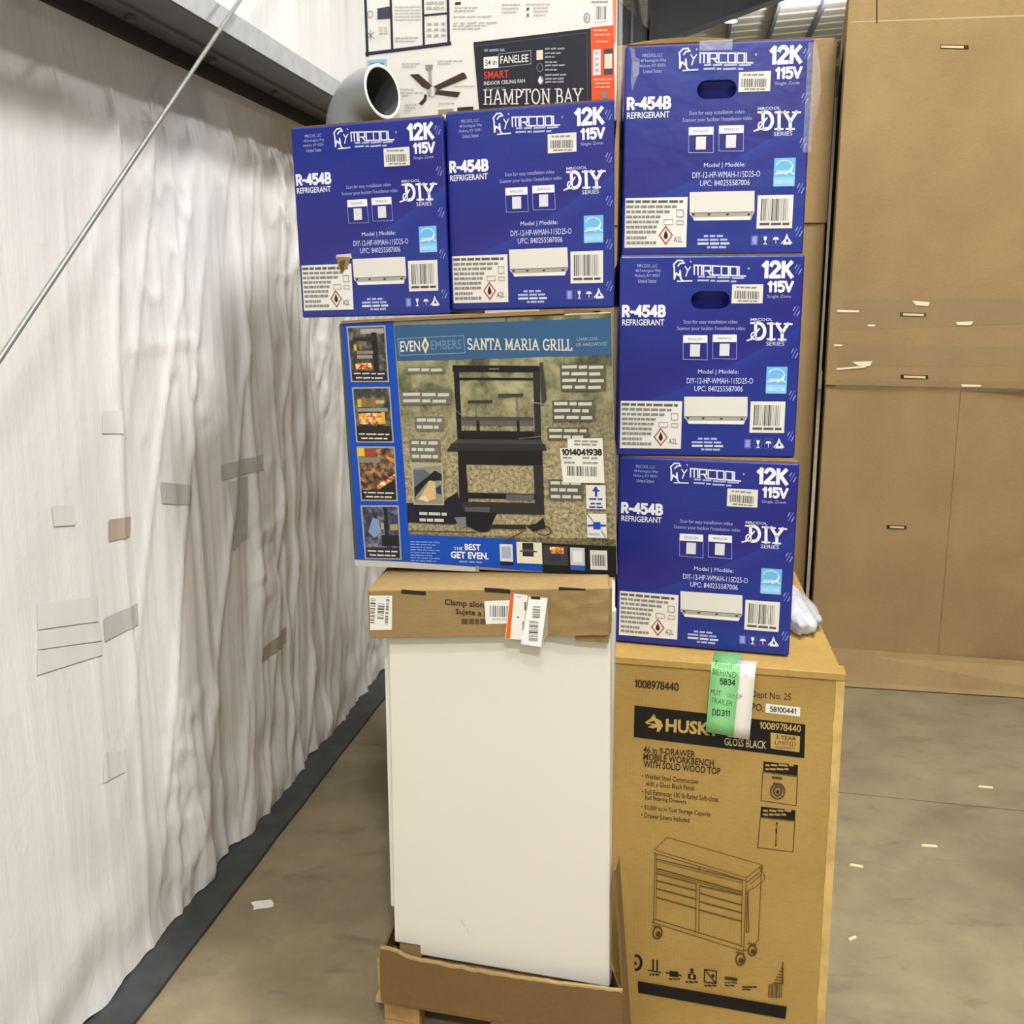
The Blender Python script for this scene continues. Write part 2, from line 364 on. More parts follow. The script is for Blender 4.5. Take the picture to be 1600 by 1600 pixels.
def carton(name, w, h, d, mat, parent, sx=0.0, hole=None, bevel=.004, skew=None):
    """hollow-looking closed carton; hole = (u, v, half width, half height) of a pushed-in hand hole"""
    mb = MB(); mb.hexa([(-w/2, 0, 0), (w/2, 0, 0), (w/2+sx, d, 0), (-w/2+sx, d, 0)], [(-w/2, 0, h), (w/2, 0, h), (w/2+sx, d, h), (-w/2+sx, d, h)])
    me = bpy.data.meshes.new(name); me.from_pydata(mb.v, [], mb.f); me.materials.append(mat)
    bm = bmesh.new(); bm.from_mesh(me); bmesh.ops.bevel(bm, geom=list(bm.edges), offset=bevel, segments=2, affect='EDGES', profile=.5)
    bmesh.ops.recalc_face_normals(bm, faces=list(bm.faces))
    if hole:
        fr = max((f for f in bm.faces if f.normal.y < -.99), key=lambda f: f.calc_area())
        out = list(fr.edges); bm.faces.remove(fr)
        u, v, a, b = hole; r = b; pts = []
        for i in range(9): pts.append((u+a-r+r*math.cos(math.pi/2-math.pi*i/8), v+r*math.sin(math.pi/2-math.pi*i/8)))
        for i in range(9): pts.append((u-a+r+r*math.cos(-math.pi/2-math.pi*i/8), v+r*math.sin(-math.pi/2-math.pi*i/8)))
        lv = [bm.verts.new((px, 0, pz)) for px, pz in pts]; le = [bm.edges.new((lv[i], lv[(i+1) % 18])) for i in range(18)]
        bmesh.ops.triangle_fill(bm, use_beauty=True, use_dissolve=False, edges=out+le)
        for f in list(bm.faces):   # drop the fill inside the hole
            c = f.calc_center_median()
            if abs(c.y) < 1e-4 and f.normal.length and abs(c.x-u) < a-r*.3 and abs(c.z-v) < b*.95 and all(vv in lv for vv in f.verts): bm.faces.remove(f)
        bv = [bm.verts.new((px, .03+.01*(v-pz)/b, pz)) for px, pz in pts]
        for i in range(18): bm.faces.new((lv[i], lv[(i+1) % 18], bv[(i+1) % 18], bv[i]))
        bm.faces.new(bv)
        bmesh.ops.recalc_face_normals(bm, faces=list(bm.faces))
    bm.to_mesh(me); bm.free(); return link(name, me, parent)

# ------------------------------------------------------------------ setting: floor, walls, roof
WA, WB = -1.40, .166                      # left wall runs along x = WA + WB*y
wdir = Vector((WB, 1, 0)).normalized(); wnor = Vector((1, -WB, 0)).normalized()
def wallpt(y, z, off=0): return Vector((WA+WB*y, y, z)) + wnor*off

def concrete():
    m, n, l, b = newmat('worn_concrete')
    v = texco(n, l, kind='Object')
    c = ramp(n, l, ntex(n, l, v, 1.3, 6, .62, .4), [(.3, '77705f'), (.5, '8b8370'), (.7, '969079')])
    c = mixc(n, l, .55, c, ramp(n, l, ntex(n, l, v, 7, 6, .65), [(.3, '8a8069'), (.7, 'bcb297')]), 'OVERLAY')
    st = ramp(n, l, ntex(n, l, texco(n, l, (1, 2.2, 1)), 5.5, 4, .6, .5), [(.58, '000000'), (.72, 'ffffff')])
    c = mixc(n, l, math_(n, l, 'MULTIPLY', st, .5), c, lin('5a5447'))
    sp = ramp(n, l, ntex(n, l, v, 45, 3, .6), [(.64, '000000'), (.72, 'ffffff')])
    c = mixc(n, l, math_(n, l, 'MULTIPLY', sp, .5), c, lin('776e58'))
    l.new(c, b.inputs['Base Color']); b.inputs['Roughness'].default_value = .62; b.inputs['Specular IOR Level'].default_value = .35
    bump(n, l, b, ntex(n, l, v, 30, 6, .7), .12, .01)
    return m
M_floor = concrete()
floor = MB().box(-6, -10, -.05, 16, 24, -.012).build('floor', simple('joint_filler', '4c463a', .9)); tag(floor, kind='structure')
def jl(x): return 3.655 - .235*x      # the saw-cut joint across the floor
for (a, b_) in ((-10, None), (None, 24)):
    n_ = 60; mb = MB(); xs = [-6+22*i/n_ for i in range(n_+1)]
    lo = [(x, a if a is not None else jl(x)+.004+.002*noise.noise((x*3, 0, 0))) for x in xs]; hi = [(x, b_ if b_ is not None else jl(x)-.002+.002*noise.noise((x*3, 5, 0))) for x in xs]
    for i in range(n_):
        mb.hexa([(*lo[i], -.012), (*lo[i+1], -.012), (*hi[i+1], -.012), (*hi[i], -.012)], [(*lo[i], 0), (*lo[i+1], 0), (*hi[i+1], 0), (*hi[i], 0)])
    mb.build('floor_slab', M_floor, floor)

def insulation():
    m, n, l, b = newmat('white_vinyl_insulation')
    v = texco(n, l); f = ntex(n, l, texco(n, l, (3, 3, .4)), 3, 5)
    c = ramp(n, l, f, [(.3, 'e6e5e3'), (.7, 'efeeec')])
    st = ramp(n, l, ntex(n, l, texco(n, l, (1, 1, .7)), 2.4, 5, .6, .8), [(.55, '000000'), (.8, 'ffffff')])
    c = mixc(n, l, math_(n, l, 'MULTIPLY', st, .15), c, lin('c8c0b6'))
    l.new(c, b.inputs['Base Color']); b.inputs['Roughness'].default_value = .42
    h = math_(n, l, 'ADD', ntex(n, l, texco(n, l, (9, 9, .5)), 3, 4), math_(n, l, 'MULTIPLY', ntex(n, l, v, 26, 4, .6, 1), .35))
    bump(n, l, b, h, .2, .02)
    return m
M_ins = insulation()
def sstep(a, b, x): t = max(0, min(1, (x-a)/(b-a))); return t*t*(3-2*t)
def wdisp(y, z):
    fold = sstep(2.2, 2.9, y)
    d = .010*noise.noise((y*1.6, z*.25, 3))
    w_ = y + .045*noise.noise((y*1.5, z*.9, 8))
    d += .010*(.15+fold)*noise.noise((w_*4.2, z*.22, 1))
    r = 1-abs(noise.noise((w_*6.5, z*.3, 7)))*2; d += .016*(.12+.88*fold)*max(0, r)**5
    r2 = 1-abs(noise.noise((y*5-z*1.3, z*.5, 17)))*2; d += .012*fold*max(0, r2)**6
    far = sstep(2.9, 3.5, y)
    r3 = 1-abs(noise.noise((w_*15, z*.22, 61)))*2; d += .0035*(.1+fold)*max(0, r3)**6
    r4 = 1-abs(noise.noise((y*9+z*3, z*5, 71)))*2; d += .007*fold*max(0, noise.noise((y*2.1, z*1.3, 77)))*2*max(0, r4)**5
    cr = max(0, noise.noise((y*2.4, z*1.7, 21))-.12)
    d += .042*fold*cr*(noise.noise((y*16, z*11, 4)) + .5*noise.noise((y*30, z*24, 5)))
    d += .012*far*noise.noise((y*9, z*6, 44))
    low = sstep(.55, .1, z)
    d += low*.016*noise.noise((y*5, z*6, 31))
    return d + .025 + .03*sstep(.5, 1.2, z)*sstep(2.3, 1.6, z)*noise.noise((y*1.1, 0, 2))
def hem(y): return .018 + .05*max(0, noise.noise((y*2.6, 0, 9))) + .012*noise.noise((y*11, 0, 4))
ys = [-3+.25*i for i in range(18)]; y_ = 1.5
while y_ < 5.6: ys.append(y_); y_ += .012
while y_ < 14: ys.append(y_); y_ += .2
zs = [i/150 for i in range(151)]
mb = MB()
for y in ys:
    h0 = hem(y)
    for t in zs:
        z = h0 + (2.36-h0)*t; mb.v.append(tuple(wallpt(y, z, wdisp(y, z)*(1-.92*sstep(2.1, 2.33, z)))))
nz = len(zs)
mb.f = [(i*nz+j, (i+1)*nz+j, (i+1)*nz+j+1, i*nz+j+1) for i in range(len(ys)-1) for j in range(nz-1)]; mb.m = [0]*len(mb.f)
wall = mb.build('wall_left', M_ins, smooth=True); tag(wall, kind='structure')
mb = MB(); ys2 = [-3+.06*i for i in range(285)]; zs2 = [2.40+3.9*i/14 for i in range(15)]
for y in ys2:
    for z in zs2: mb.v.append(tuple(wallpt(y, z, .012 + .012*noise.noise((y*6, z*.3, 40)) + .01*max(0, 1-abs(noise.noise((y*9, z*.2, 50)))*3))))
mb.f = [(i*15+j, (i+1)*15+j, (i+1)*15+j+1, i*15+j+1) for i in range(len(ys2)-1) for j in range(14)]; mb.m = [0]*len(mb.f)
mb.build('upper_insulation', M_ins, wall, smooth=True)
M_patch = simple('grey_tape_patch', 'bfc0bc', .3, noise_amt=.06, scale=10)
M_patch2 = simple('beige_tape_patch', 'b3a596', .4, noise_amt=.06, scale=10)
M_patch3 = simple('white_tape_patch', 'e3e3e0', .25, noise_amt=.03, scale=10)
def ray(px, py): return Vector((0, math.cos(PITCH), -math.sin(PITCH)))*1600 + Vector((1, 0, 0))*(px-800) + Vector((0, math.sin(PITCH), math.cos(PITCH)))*(800-py)
def onwall(px, py):
    d = ray(px, py); t = (WA)/(d.x-WB*d.y); q = CAM+d*t; return q.y, q.z
def patch(quad, mat):
    c = [onwall(*p) for p in quad]; mb = MB(); n = 14
    for i in range(n+1):
        for j in range(n+1):
            s, t = i/n, j/n
            y = (c[0][0]*(1-s)+c[1][0]*s)*(1-t)+(c[3][0]*(1-s)+c[2][0]*s)*t; z = (c[0][1]*(1-s)+c[1][1]*s)*(1-t)+(c[3][1]*(1-s)+c[2][1]*s)*t
            mb.v.append(tuple(wallpt(y, z, wdisp(y, z)+.002)))
    mb.f = [(i*(n+1)+j, i*(n+1)+j+1, (i+1)*(n+1)+j+1, (i+1)*(n+1)+j) for i in range(n) for j in range(n)]; mb.m = [0]*len(mb.f)
    mb.build('tape_patch', mat, wall, smooth=True)
for q, mt in (([(45, 943), (142, 931), (142, 970), (45, 983)], M_patch3), ([(46, 986), (145, 972), (148, 1000), (45, 1014)], M_patch3), ([(44, 1016), (148, 1002), (148, 1022), (43, 1054)], M_patch3),
              ([(150, 966), (202, 942), (203, 975), (151, 1002)], M_patch), ([(237, 753), (278, 757), (278, 789), (240, 786)], M_patch), ([(160, 812), (193, 806), (192, 838), (160, 846)], M_patch2),
              ([(325, 726), (390, 710), (389, 733), (326, 750)], M_patch), ([(337, 752), (368, 744), (370, 838), (345, 862)], M_patch), ([(392, 1012), (428, 978), (428, 1003), (390, 1036)], M_patch2),
              ([(150, 642), (175, 641), (175, 677), (150, 677)], M_patch3), ([(70, 790), (105, 788), (108, 820), (74, 822)], M_patch3), ([(146, 1175), (180, 1170), (178, 1205), (144, 1222)], M_patch3)):
    patch(q, mt)

mb = MB()   # dark base strip on the floor along the wall
y_ = -3
while y_ < 9:
    y2 = y_+.1; a = [wallpt(y_, 0, -.03), wallpt(y_, 0, .128+.004*noise.noise((y_*5, 0, 0))), wallpt(y2, 0, .128+.004*noise.noise((y2*5, 0, 0))), wallpt(y2, 0, -.03)]
    mb.hexa(a, [p+Vector((0, 0, .012)) for p in a]); y_ = y2
tag(mb.build('baseboard_left', M_black), kind='structure')

def bar_on_wall(y0, y1, o0, z0, o1, z1):
    a = [wallpt(y0, z0, o0), wallpt(y0, z0, o1), wallpt(y1, z0, o1), wallpt(y1, z0, o0)]
    return a, [Vector((p.x, p.y, z1)) for p in a]
girt = MB().hexa(*bar_on_wall(-3, 13, -.02, 2.375, .215, 2.381)).build('trim_1', M_girt); tag(girt, kind='structure')
MB().hexa(*bar_on_wall(-3, 13, .211, 2.375, .217, 2.435)).build('outer_lip', M_steel, girt, bevel=.001)
MB().hexa(*bar_on_wall(-3, 13, .10, 2.366, .105, 2.375)).build('stiffening_rib', M_girt, girt)
MB().hexa(*bar_on_wall(-3, 13, -.015, 2.338, .022, 2.375)).build('wall_flange', simple('painted_gap_shade', '2b2c2c', .8), girt)  # flange coloured near-black to paint in the shadow gap at the wall
for y in (2.2, 2.62, 3.05, 3.5, 4.0, 1.8):
    p = wallpt(y, 2.372, .062); MB().tube([p, p+Vector((0, 0, -.009))], .013, 8).build('bolt_head', M_girt, girt)

# roof, far frame, end wall
M_roof = simple('white_roof_sheet', 'dcd9cf', .5, noise_amt=.05, scale=3)
def rz(x, y): return 6.0 + .09*(x-WB*y)
mb = MB()
c4 = [(WA-2-WB*10, -10), (18, -10), (24, 24), (WA-2+WB*24, 24)]
mb.hexa([(x, y, rz(x, y)) for x, y in c4], [(x, y, rz(x, y)+.1) for x, y in c4])
roof = mb.build('ceiling', M_roof); tag(roof, kind='structure')
for i in range(24):
    s0 = -2.2+i*.68
    a = [(s0+WB*y+dx, y, rz(s0+WB*y+dx, y)-.14) for dx, y in ((0, -9), (.05, -9), (.05, 23), (0, 23))]
    MB().hexa(a, [(x, y, z+.14) for x, y, z in a]).build('roof_purlin', M_frame, roof)
mb = MB()
for i in range(36):   # standing ribs across the sheets
    y = 9+i*.4
    mb.hexa([(WA-1+WB*y, y, rz(WA-1+WB*y, y)-.02), (15, y, rz(15, y)-.012), (15, y+.05, rz(15, y)-.02), (WA-1+WB*y, y+.05, rz(WA-1+WB*y, y)-.02)],
            [(WA-1+WB*y, y, rz(WA-1+WB*y, y)), (15, y, rz(15, y)), (15, y+.05, rz(15, y)), (WA-1+WB*y, y+.05, rz(WA-1+WB*y, y))])
mb.build('sheet_ribs', M_roof, roof)['kind'] = 'stuff'
fr = empty('trim_2', (1.3, 13, 0)); tag(fr, kind='structure')
MB().hexa([(-.9, 0, 0), (.25, 0, 0), (.25, .012, 0), (-.9, .012, 0)], [(-.9, 0, 6.0), (.32, 0, 4.9), (.32, .012, 4.9), (-.9, .012, 6.0)]).build('column_web', M_frame, fr)
MB().hexa([(.25, -.13, 0), (.265, -.13, 0), (.265, .13, 0), (.25, .13, 0)], [(.32, -.13, 5.0), (.335, -.13, 5.0), (.335, .13, 5.0), (.32, .13, 5.0)]).build('column_flange', M_frame, fr)
MB().box(-.16, -.09, 0, -.145, 0, 6).build('web_stiffener', M_frame, fr)
MB().box(.10, -.05, 0, .13, -.02, 6).build('conduit', M_steel, fr)
MB().hexa([(.30, 0, 4.70), (2.1, 0, 5.33), (2.1, .012, 5.33), (.30, .012, 4.70)], [(.30, 0, 6.2), (2.1, 0, 6.3), (2.1, .012, 6.3), (.30, .012, 6.2)]).build('rafter_web', M_frame, fr)
MB().hexa([(2.1, 0, 5.33), (12, 0, 6.55), (12, .012, 6.55), (2.1, .012, 5.33)], [(2.1, 0, 6.3), (12, 0, 7.1), (12, .012, 7.1), (2.1, .012, 6.3)]).build('rafter_web', M_frame, fr)
MB().hexa([(.30, -.13, 4.685), (2.1, -.13, 5.315), (2.1, .13, 5.315), (.30, .13, 4.685)], [(.30, -.13, 4.70), (2.1, -.13, 5.33), (2.1, .13, 5.33), (.30, .13, 4.70)]).build('rafter_flange', M_frame, fr)
wb_ = MB().box(-3, 21.5, 0, 24, 21.7, 7.6).build('wall_back', simple('far_wall_sheet', 'b7b6ae', .6)); tag(wb_, kind='structure')
MB().box(-1, 21.2, 5.75, 23, 21.5, 6.75).build('eave_beam', M_frame, wb_)
tag(MB().box(15, -10, 0, 15.2, 24, 8).build('wall_right', simple('far_side_sheet', 'c8c6be', .6)), kind='structure')
tag(MB().box(-6, -10.2, 0, 16, -10, 8).build('wall_front', simple('near_end_sheet', 'c8c6be', .6)), kind='structure')

# the high-bay lamp in view under the roof
def at(px, py, Y): d = ray(px, py); return CAM + d*(Y/d.y)
em, en, el, eb = newmat('lamp_face'); eb.inputs['Emission Color'].default_value = (1, .98, .93, 1); eb.inputs['Emission Strength'].default_value = 30
q = at(1142, 33, 16.6); lamp = empty('high_bay_light', q); tag(lamp, 'bright round warehouse lamp hanging under the white ribbed roof', 'lamp')
MB().tube([(0, 0, .0), (0, 0, .05), (0, 0, .16)], [.1, .1, .05], 18).build('housing', M_frame, lamp)
MB().tube([(0, 0, -.008), (0, 0, -.001)], .092, 18).build('lamp_face', em, lamp)
MB().tube([(0, 0, .16), (0, 0, rz(q.x, q.y)-q.z)], .012, 6).build('hanger', M_frame, lamp)

# bracing rod in front of the wall
a = Vector((-.86, 1.738, 1.614)); b_ = Vector((-.686, 2.787, 2.457)); d = (b_-a)
rod = MB().tube([a-d*1.9, a, b_, b_+d*1.2], .0052, 10).build('bracing_rod', M_rod, smooth=True)
tag(rod, 'long straight grey steel bracing rod slanting up in front of the white insulated wall', 'rod')

# ------------------------------------------------------------------ tall cartons at the back right
def at_plane(px, py, a, b):   # on the vertical plane y = a + b*x
    d = ray(px, py); t = a/(d.y-b*d.x); return CAM+d*t
GA, GB = 4.471+.15*1.445, -.15
gx0 = 1.368; gy0 = GA+GB*gx0
tall = empty('tall_carton', (gx0, gy0, 0), (0, 0, math.atan(GB))); tag(tall, 'very tall tan cardboard carton at the right with tape bands across its middle', 'carton')
def g(px, py):   # panel coordinates on the tall carton
    p = at_plane(px, py, GA, GB); k = math.hypot(1, GB); return (p.x-gx0)*k, p.z
def gq(name, quad, mat, y, th=.004, parent=tall):
    c = [g(*p) for p in quad]
    return MB().hexa([(u, y-th, v) for u, v in (c[3], c[2])]+[(u, y, v) for u, v in (c[2], c[3])], [(u, y-th, v) for u, v in (c[0], c[1])]+[(u, y, v) for u, v in (c[1], c[0])]).build(name, mat, parent)
seam_z = g(1450, 600)[1]; ux = g(1476, 900)[0]
MB().hexa([(0, 0, .02), (ux, -.004, .02), (ux, 1.1, .02), (0.14, 1.1, .02)], [(0, 0, seam_z), (ux, -.004, seam_z), (ux, 1.1, seam_z), (.14, 1.1, seam_z)]).build('lower_panel', M_tall, tall, bevel=.004)
MB().hexa([(ux, -.004, .02), (1.75, .14, .02), (1.75, 1.1, .02), (ux, 1.1, .02)], [(ux, -.004, seam_z), (1.75, .06, seam_z), (1.75, 1.1, seam_z), (ux, 1.1, seam_z)]).build('lower_panel', M_tall, tall, bevel=.003)
MB().hexa([(-.004, -.012, seam_z-.01), (1.75, -.012, seam_z-.03), (1.75, 1.11, seam_z-.03), (.136, 1.11, seam_z-.01)], [(-.004, -.012, 3.0), (1.75, -.012, 3.0), (1.75, 1.11, 3.0), (.136, 1.11, 3.0)]).build('upper_panel', M_tall, tall, bevel=.005)
fz = g(1311, 1012)[1]; fz2 = g(1600, 1034)[1]
u1 = g(1600, 1034)[0]
MB().hexa([(.03, -.05, .005), (u1+.3, -.09, .005), (u1+.3, -.084, .009), (.03, -.044, .009)], [(.06, -.008, fz), (u1+.3, -.02, fz2), (u1+.3, -.014, fz2), (.06, -.002, fz)]).build('bottom_flap', M_tall, tall)
# clear tape bands across the seam
for q4 in ([(1316, 468), (1605, 466), (1605, 506), (1312, 516)], [(1308, 535), (1605, 542), (1605, 572), (1306, 572)], [(1306, 592), (1605, 596), (1605, 612), (1304, 606)]):
    gq('tape_band', q4, M_tape, -.0135, .0006)
M_glint = simple('painted_tape_glint', 'e9dcc0', .2)  # pale slivers painted on as highlights of the clear tape
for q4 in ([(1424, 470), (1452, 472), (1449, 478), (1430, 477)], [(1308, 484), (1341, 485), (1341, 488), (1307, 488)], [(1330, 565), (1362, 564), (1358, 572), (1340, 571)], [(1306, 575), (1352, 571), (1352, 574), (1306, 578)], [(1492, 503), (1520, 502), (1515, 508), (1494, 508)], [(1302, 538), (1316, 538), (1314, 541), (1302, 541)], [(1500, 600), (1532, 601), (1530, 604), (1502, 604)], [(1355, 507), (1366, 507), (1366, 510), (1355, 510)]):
    gq('tape_glint', q4, M_glint, -.0146, .0006)
M_slot = simple('slot_shadow_gap', '2a2013', .9); M_lite = simple('torn_board_edge', 'd8c294', .8)
for (x0, x1, y0, dk, h) in ((1468, 1512, 72, 'r', 5), (1405, 1446, 489, 'l', 5), (1406, 1449, 586, '', 5), (1385, 1416, 821, 'b', 4)):
    yy = -.013 if y0 < 600 else -.0055
    gq('hand_slot', [(x0, y0-1), (x1, y0), (x1, y0+h+1), (x0, y0+h)], M_slot, yy, .0006)
    gq('hand_slot_flap', [(x0+(5 if dk in 'lb' else 1), y0+.5), (x1-(8 if dk == 'r' else 4), y0+1.5), (x1-(8 if dk == 'r' else 4), y0+h), (x0+(5 if dk in 'lb' else 1), y0+h-1)], M_lite, yy-.001, .002)
gq('hand_slot', [(1368, 0), (1370, 0), (1370, 38), (1368, 38)], M_slot, -.0125, .0004)
gq('board_crease', [(1328, 35), (1605, 24), (1605, 27), (1328, 37)], simple('pressed_board_line', 'b39a70', .7), -.0122, .0004)
p0 = at_plane(1327, 57, 4.98, -.15)
back = empty('tall_carton', (p0.x, p0.y, 0), (0, 0, math.atan(-.15))); tag(back, 'plain brown carton standing behind the tall taped one, mostly hidden', 'carton')
MB().hexa([(-1.35, 0, 0), (-.055, 0, 0), (.09, .95, 0), (-1.2, .95, 0)], [(-1.35, 0, p0.z), (-.055, 0, p0.z), (.09, .95, p0.z), (-1.2, .95, p0.z)]).build('body', M_tall, back, bevel=.008)
MB().hexa([(-1.36, -.012, p0.z-.78), (-.05, -.012, p0.z-.78), (-.05, -.002, p0.z-.78), (-1.36, -.002, p0.z-.78)], [(-1.36, -.012, p0.z-.02), (-.05, -.012, p0.z-.02), (-.05, -.002, p0.z-.02), (-1.36, -.002, p0.z-.02)]).build('upper_sleeve', M_tall, back, bevel=.002)

# ------------------------------------------------------------------ workbench carton (on the floor, right)
BW = math.hypot(.727-.222, .117); BH = .911
bench = empty('workbench_carton', (.4745, 2.1813, 0), (0, 0, math.atan(-.232))); tag(bench, 'large yellowish tan workbench carton with black printing, on the floor under the blue stack', 'carton')
ca, sa = math.cos(math.atan(-.232)), math.sin(math.atan(-.232))
def bloc(x, y): dx, dy = x-.4745, y-2.1813; return dx*ca+dy*sa, -dx*sa+dy*ca
rb = bloc(.862, 3.03); rf = bloc(.727, 2.1228)
dv = (rb[0]-rf[0], rb[1])
carton('body', BW, BH, dv[1], M_bench, bench, sx=dv[0], bevel=.006)
def proj(p):
    q = Vector(p)-CAM; f_ = q.dot(Vector((0, math.cos(PITCH), -math.sin(PITCH)))); return 800+1600*q.x/f_, 800-1600*q.dot(Vector((0, math.sin(PITCH), math.cos(PITCH))))/f_
def world_quad(e, w, h, lean=0):
    mw = Matrix.Translation(e.location) @ e.rotation_euler.to_matrix().to_4x4()
    return [proj(mw @ Vector(p)) for p in ((-w/2, 0, h), (w/2, 0, h), (w/2, -lean, 0), (-w/2, -lean, 0))]
LEAN = .075    # the front panel bulges out towards the floor
FB = Face(world_quad(bench, BW, BH, LEAN), BW, BH); FB.lean = LEAN; FB.h = BH
for v_ in bench.children[0].data.vertices:
    if v_.co.y < .02: v_.co.y -= LEAN*(1-v_.co.z/BH)
INK = '2b2216'; TAN = 'b29353'; BLK = '17140f'
A = Art(FB); sans(A, '1008978440', 992, 1064, 1060, 1077, INK, 2.1); A.build('item_number', bench)
A = Art(FB)
A.text('Dept No: 25', 1174, 1081, 1236, 1095, INK, .005).text('PO:', 1175, 1099, 1193, 1111, INK, .01); A.build('order_lines', bench)
A = Art(FB)
for t, x0, x1, cy, h in (('46 in 9-DRAWER', 1005, 1086, 1174.5, 11), ('MOBILE WORKBENCH', 1005, 1115, 1187, 11), ('WITH SOLID WOOD TOP', 1005, 1125, 1199, 11)):
    A.text(t, x0, cy-h/2, x1, cy+h/2, INK, .02)
A.build('product_title', bench); A = Art(FB)
for t, x0, x1, cy, h in (('• Welded Steel Construction', 1003, 1091, 1216.5, 8), ('with a Gloss Black Finish', 1009, 1085, 1227.5, 8), ('• Full Extension 100 lb Rated Soft-close', 1003, 1122, 1242.5, 8.5),
                         ('Ball Bearing Drawers', 1008, 1072, 1250, 8.5), ('• 50,000 cu in Tool Storage Capacity', 1002, 1110, 1267, 9), ('• Drawer Liners Included', 1002, 1077, 1277, 8)):
    A.text(t, x0, cy-h/2, x1, cy+h/2, INK, .006)
A.build('feature_list', bench)
A = Art(FB); A.poly([(990.5, 1151.5), (1256.5, 1184.5), (1258.5, 1132), (991.5, 1102)], BLK)
A.text('HUSKY', 1040, 1126, 1125, 1147, TAN, .035)
# dog-head emblem built of simple cut shapes
A.poly([(1008, 1128), (1016, 1123), (1022, 1115), (1025, 1122), (1033, 1126), (1036, 1134), (1030, 1143), (1026, 1143), (1027, 1136), (1020, 1138), (1012, 1136), (1020, 1132), (1010, 1131)], TAN)
A.poly([(1012, 1128.5), (1022, 1126), (1025, 1131), (1018, 1130)], BLK)
A.text('GLOSS BLACK', 1132, 1155, 1197, 1167, 'c9b48a', 0); sans(A, '1008978440', 1187, 1130, 1251, 1141, 'b59a62', 1.6)
A.poly([(1204, 1144), (1250, 1150), (1249, 1175), (1204, 1169)], TAN)
A.text('3-YEAR', 1212, 1149, 1244, 1156, BLK, .01).text('LIMITED', 1211, 1158, 1244, 1164, BLK, .0).text('WARRANTY', 1211, 1166, 1243, 1170, BLK, 0)
A.build('black_brand_band', bench, 'black printed brand band')
A = Art(FB)
A.poly([(1192.5, 1205), (1246, 1212), (1247, 1195), (1193, 1189.5)], BLK).words(1196, 1194, 1240, 1197, 'a58b58', 4).words(1196, 1200, 1232, 1203, 'a58b58', 4)
A.line([(1192, 1206), (1246, 1213), (1244, 1258.5), (1189, 1250.5)], 1, INK, True)
A.ring(1215, 1236, 11, 12, 2, '4c3d22').ring(1215, 1236, 6, 7, 3, '54442a').disc(1215, 1237, 3, 3, '3a2f1b').poly([(1205, 1236), (1208, 1222), (1222, 1224), (1225, 1238), (1221, 1230), (1209, 1228)], '54442a').rect(1206, 1213, 1222, 1217, '54442a')
A.build('feature_panel', bench); A = Art(FB)
A.poly([(1188, 1276), (1242, 1282), (1243, 1266), (1189, 1260)], BLK).words(1192, 1265, 1236, 1268, 'a58b58', 4).words(1192, 1271, 1228, 1274, 'a58b58', 4)
A.line([(1188, 1277), (1242, 1283), (1239, 1331), (1184, 1324)], 1, INK, True)
A.line([(1214, 1285), (1212, 1321)], 2.2, '6b5630').disc(1214, 1286, 1.5, 1.5, INK).disc(1212, 1320, 1.5, 1.5, INK).line([(1213, 1296), (1213, 1300)], 2.6, INK)
A.build('feature_panel', bench)
A = Art(FB); o = lambda *pts: [(940+x/4, 1280+y/4) for x, y in pts]
LN = '5a4522'
A.line(o((330, 190), (410, 112), (1005, 285), (905, 365)), 1.1, LN, True).line(o((325, 208), (900, 382)), 1.3, LN).line(o((1005, 285), (1003, 318), (905, 395)), 1.1, LN)
A.line(o((335, 210), (325, 640)), 1.1, LN).line(o((345, 212), (340, 620)), .9, LN).line(o((880, 380), (872, 790)), 1.1, LN).line(o((905, 370), (888, 825)), 1.2, LN).line(o((1000, 300), (980, 755), (895, 822)), 1.1, LN)
A.line(o((325, 620), (880, 790)), 1.4, LN).line(o((318, 642), (885, 822)), 1.1, LN)
A.line(o((345, 245), (878, 378)), 1.6, LN).line(o((345, 258), (878, 396)), .9, LN).line(o((345, 305), (878, 452)), 2.2, LN).line(o((345, 320), (878, 466)), 1, LN)
for yl, yr in ((335, 400), (380, 442), (430, 495), (485, 553)): A.line(o((345, yl), (590, yr)), 2, LN)
for yl, yr in ((412, 470), (458, 532), (510, 580), (562, 634)): A.line(o((615, yl), (876, yr)), 2, LN)
A.line(o((592, 400), (588, 700)), 1.2, LN).line(o((612, 405), (608, 706)), 1.2, LN).disc(*o((612, 300))[0], 1.6, 2, LN).line(o((790, 352), (830, 362)), 1.6, LN)
A.line(o((915, 450), (920, 700), (905, 700), (912, 450)), 1.4, LN).line(o((985, 290), (1020, 350), (1020, 370), (960, 420), (915, 440)), 1, LN).line(o((1000, 340), (930, 400)), 1, LN)
for x, y, r in ((350, 703, 9), (868, 868, 9), (942, 812, 8)):
    A.ring(*o((x, y))[0], r*.78, r, 2, '4c3a1c').disc(*o((x+5, y+8))[0], r*.45, r*.5, '4c3a1c').line(o((x-22, y-45), (x+20, y-35)), 2.4, LN)
A.build('workbench_drawing', bench, 'line drawing of a drawer workbench on casters')
A = Art(FB)
A.ring(*o((215, 895))[0], 8, 11, 4, BLK, a0=-.25, a1=.25).disc(*o((212, 900))[0], 2, 3, BLK)
A.line(o((322, 878), (322, 935)), 2.6, BLK).line(o((348, 882), (348, 940)), 2.6, BLK).line(o((292, 942), (368, 955)), 2, BLK).words(*o((300, 962))[0], *o((360, 975))[0], INK, 3)
A.poly(o((425, 945), (480, 950), (480, 985), (425, 980)), BLK).line(o((404, 955), (425, 962)), 2, BLK).line(o((480, 970), (498, 975)), 2, BLK).words(*o((420, 992))[0], *o((490, 1000))[0], INK, 3)
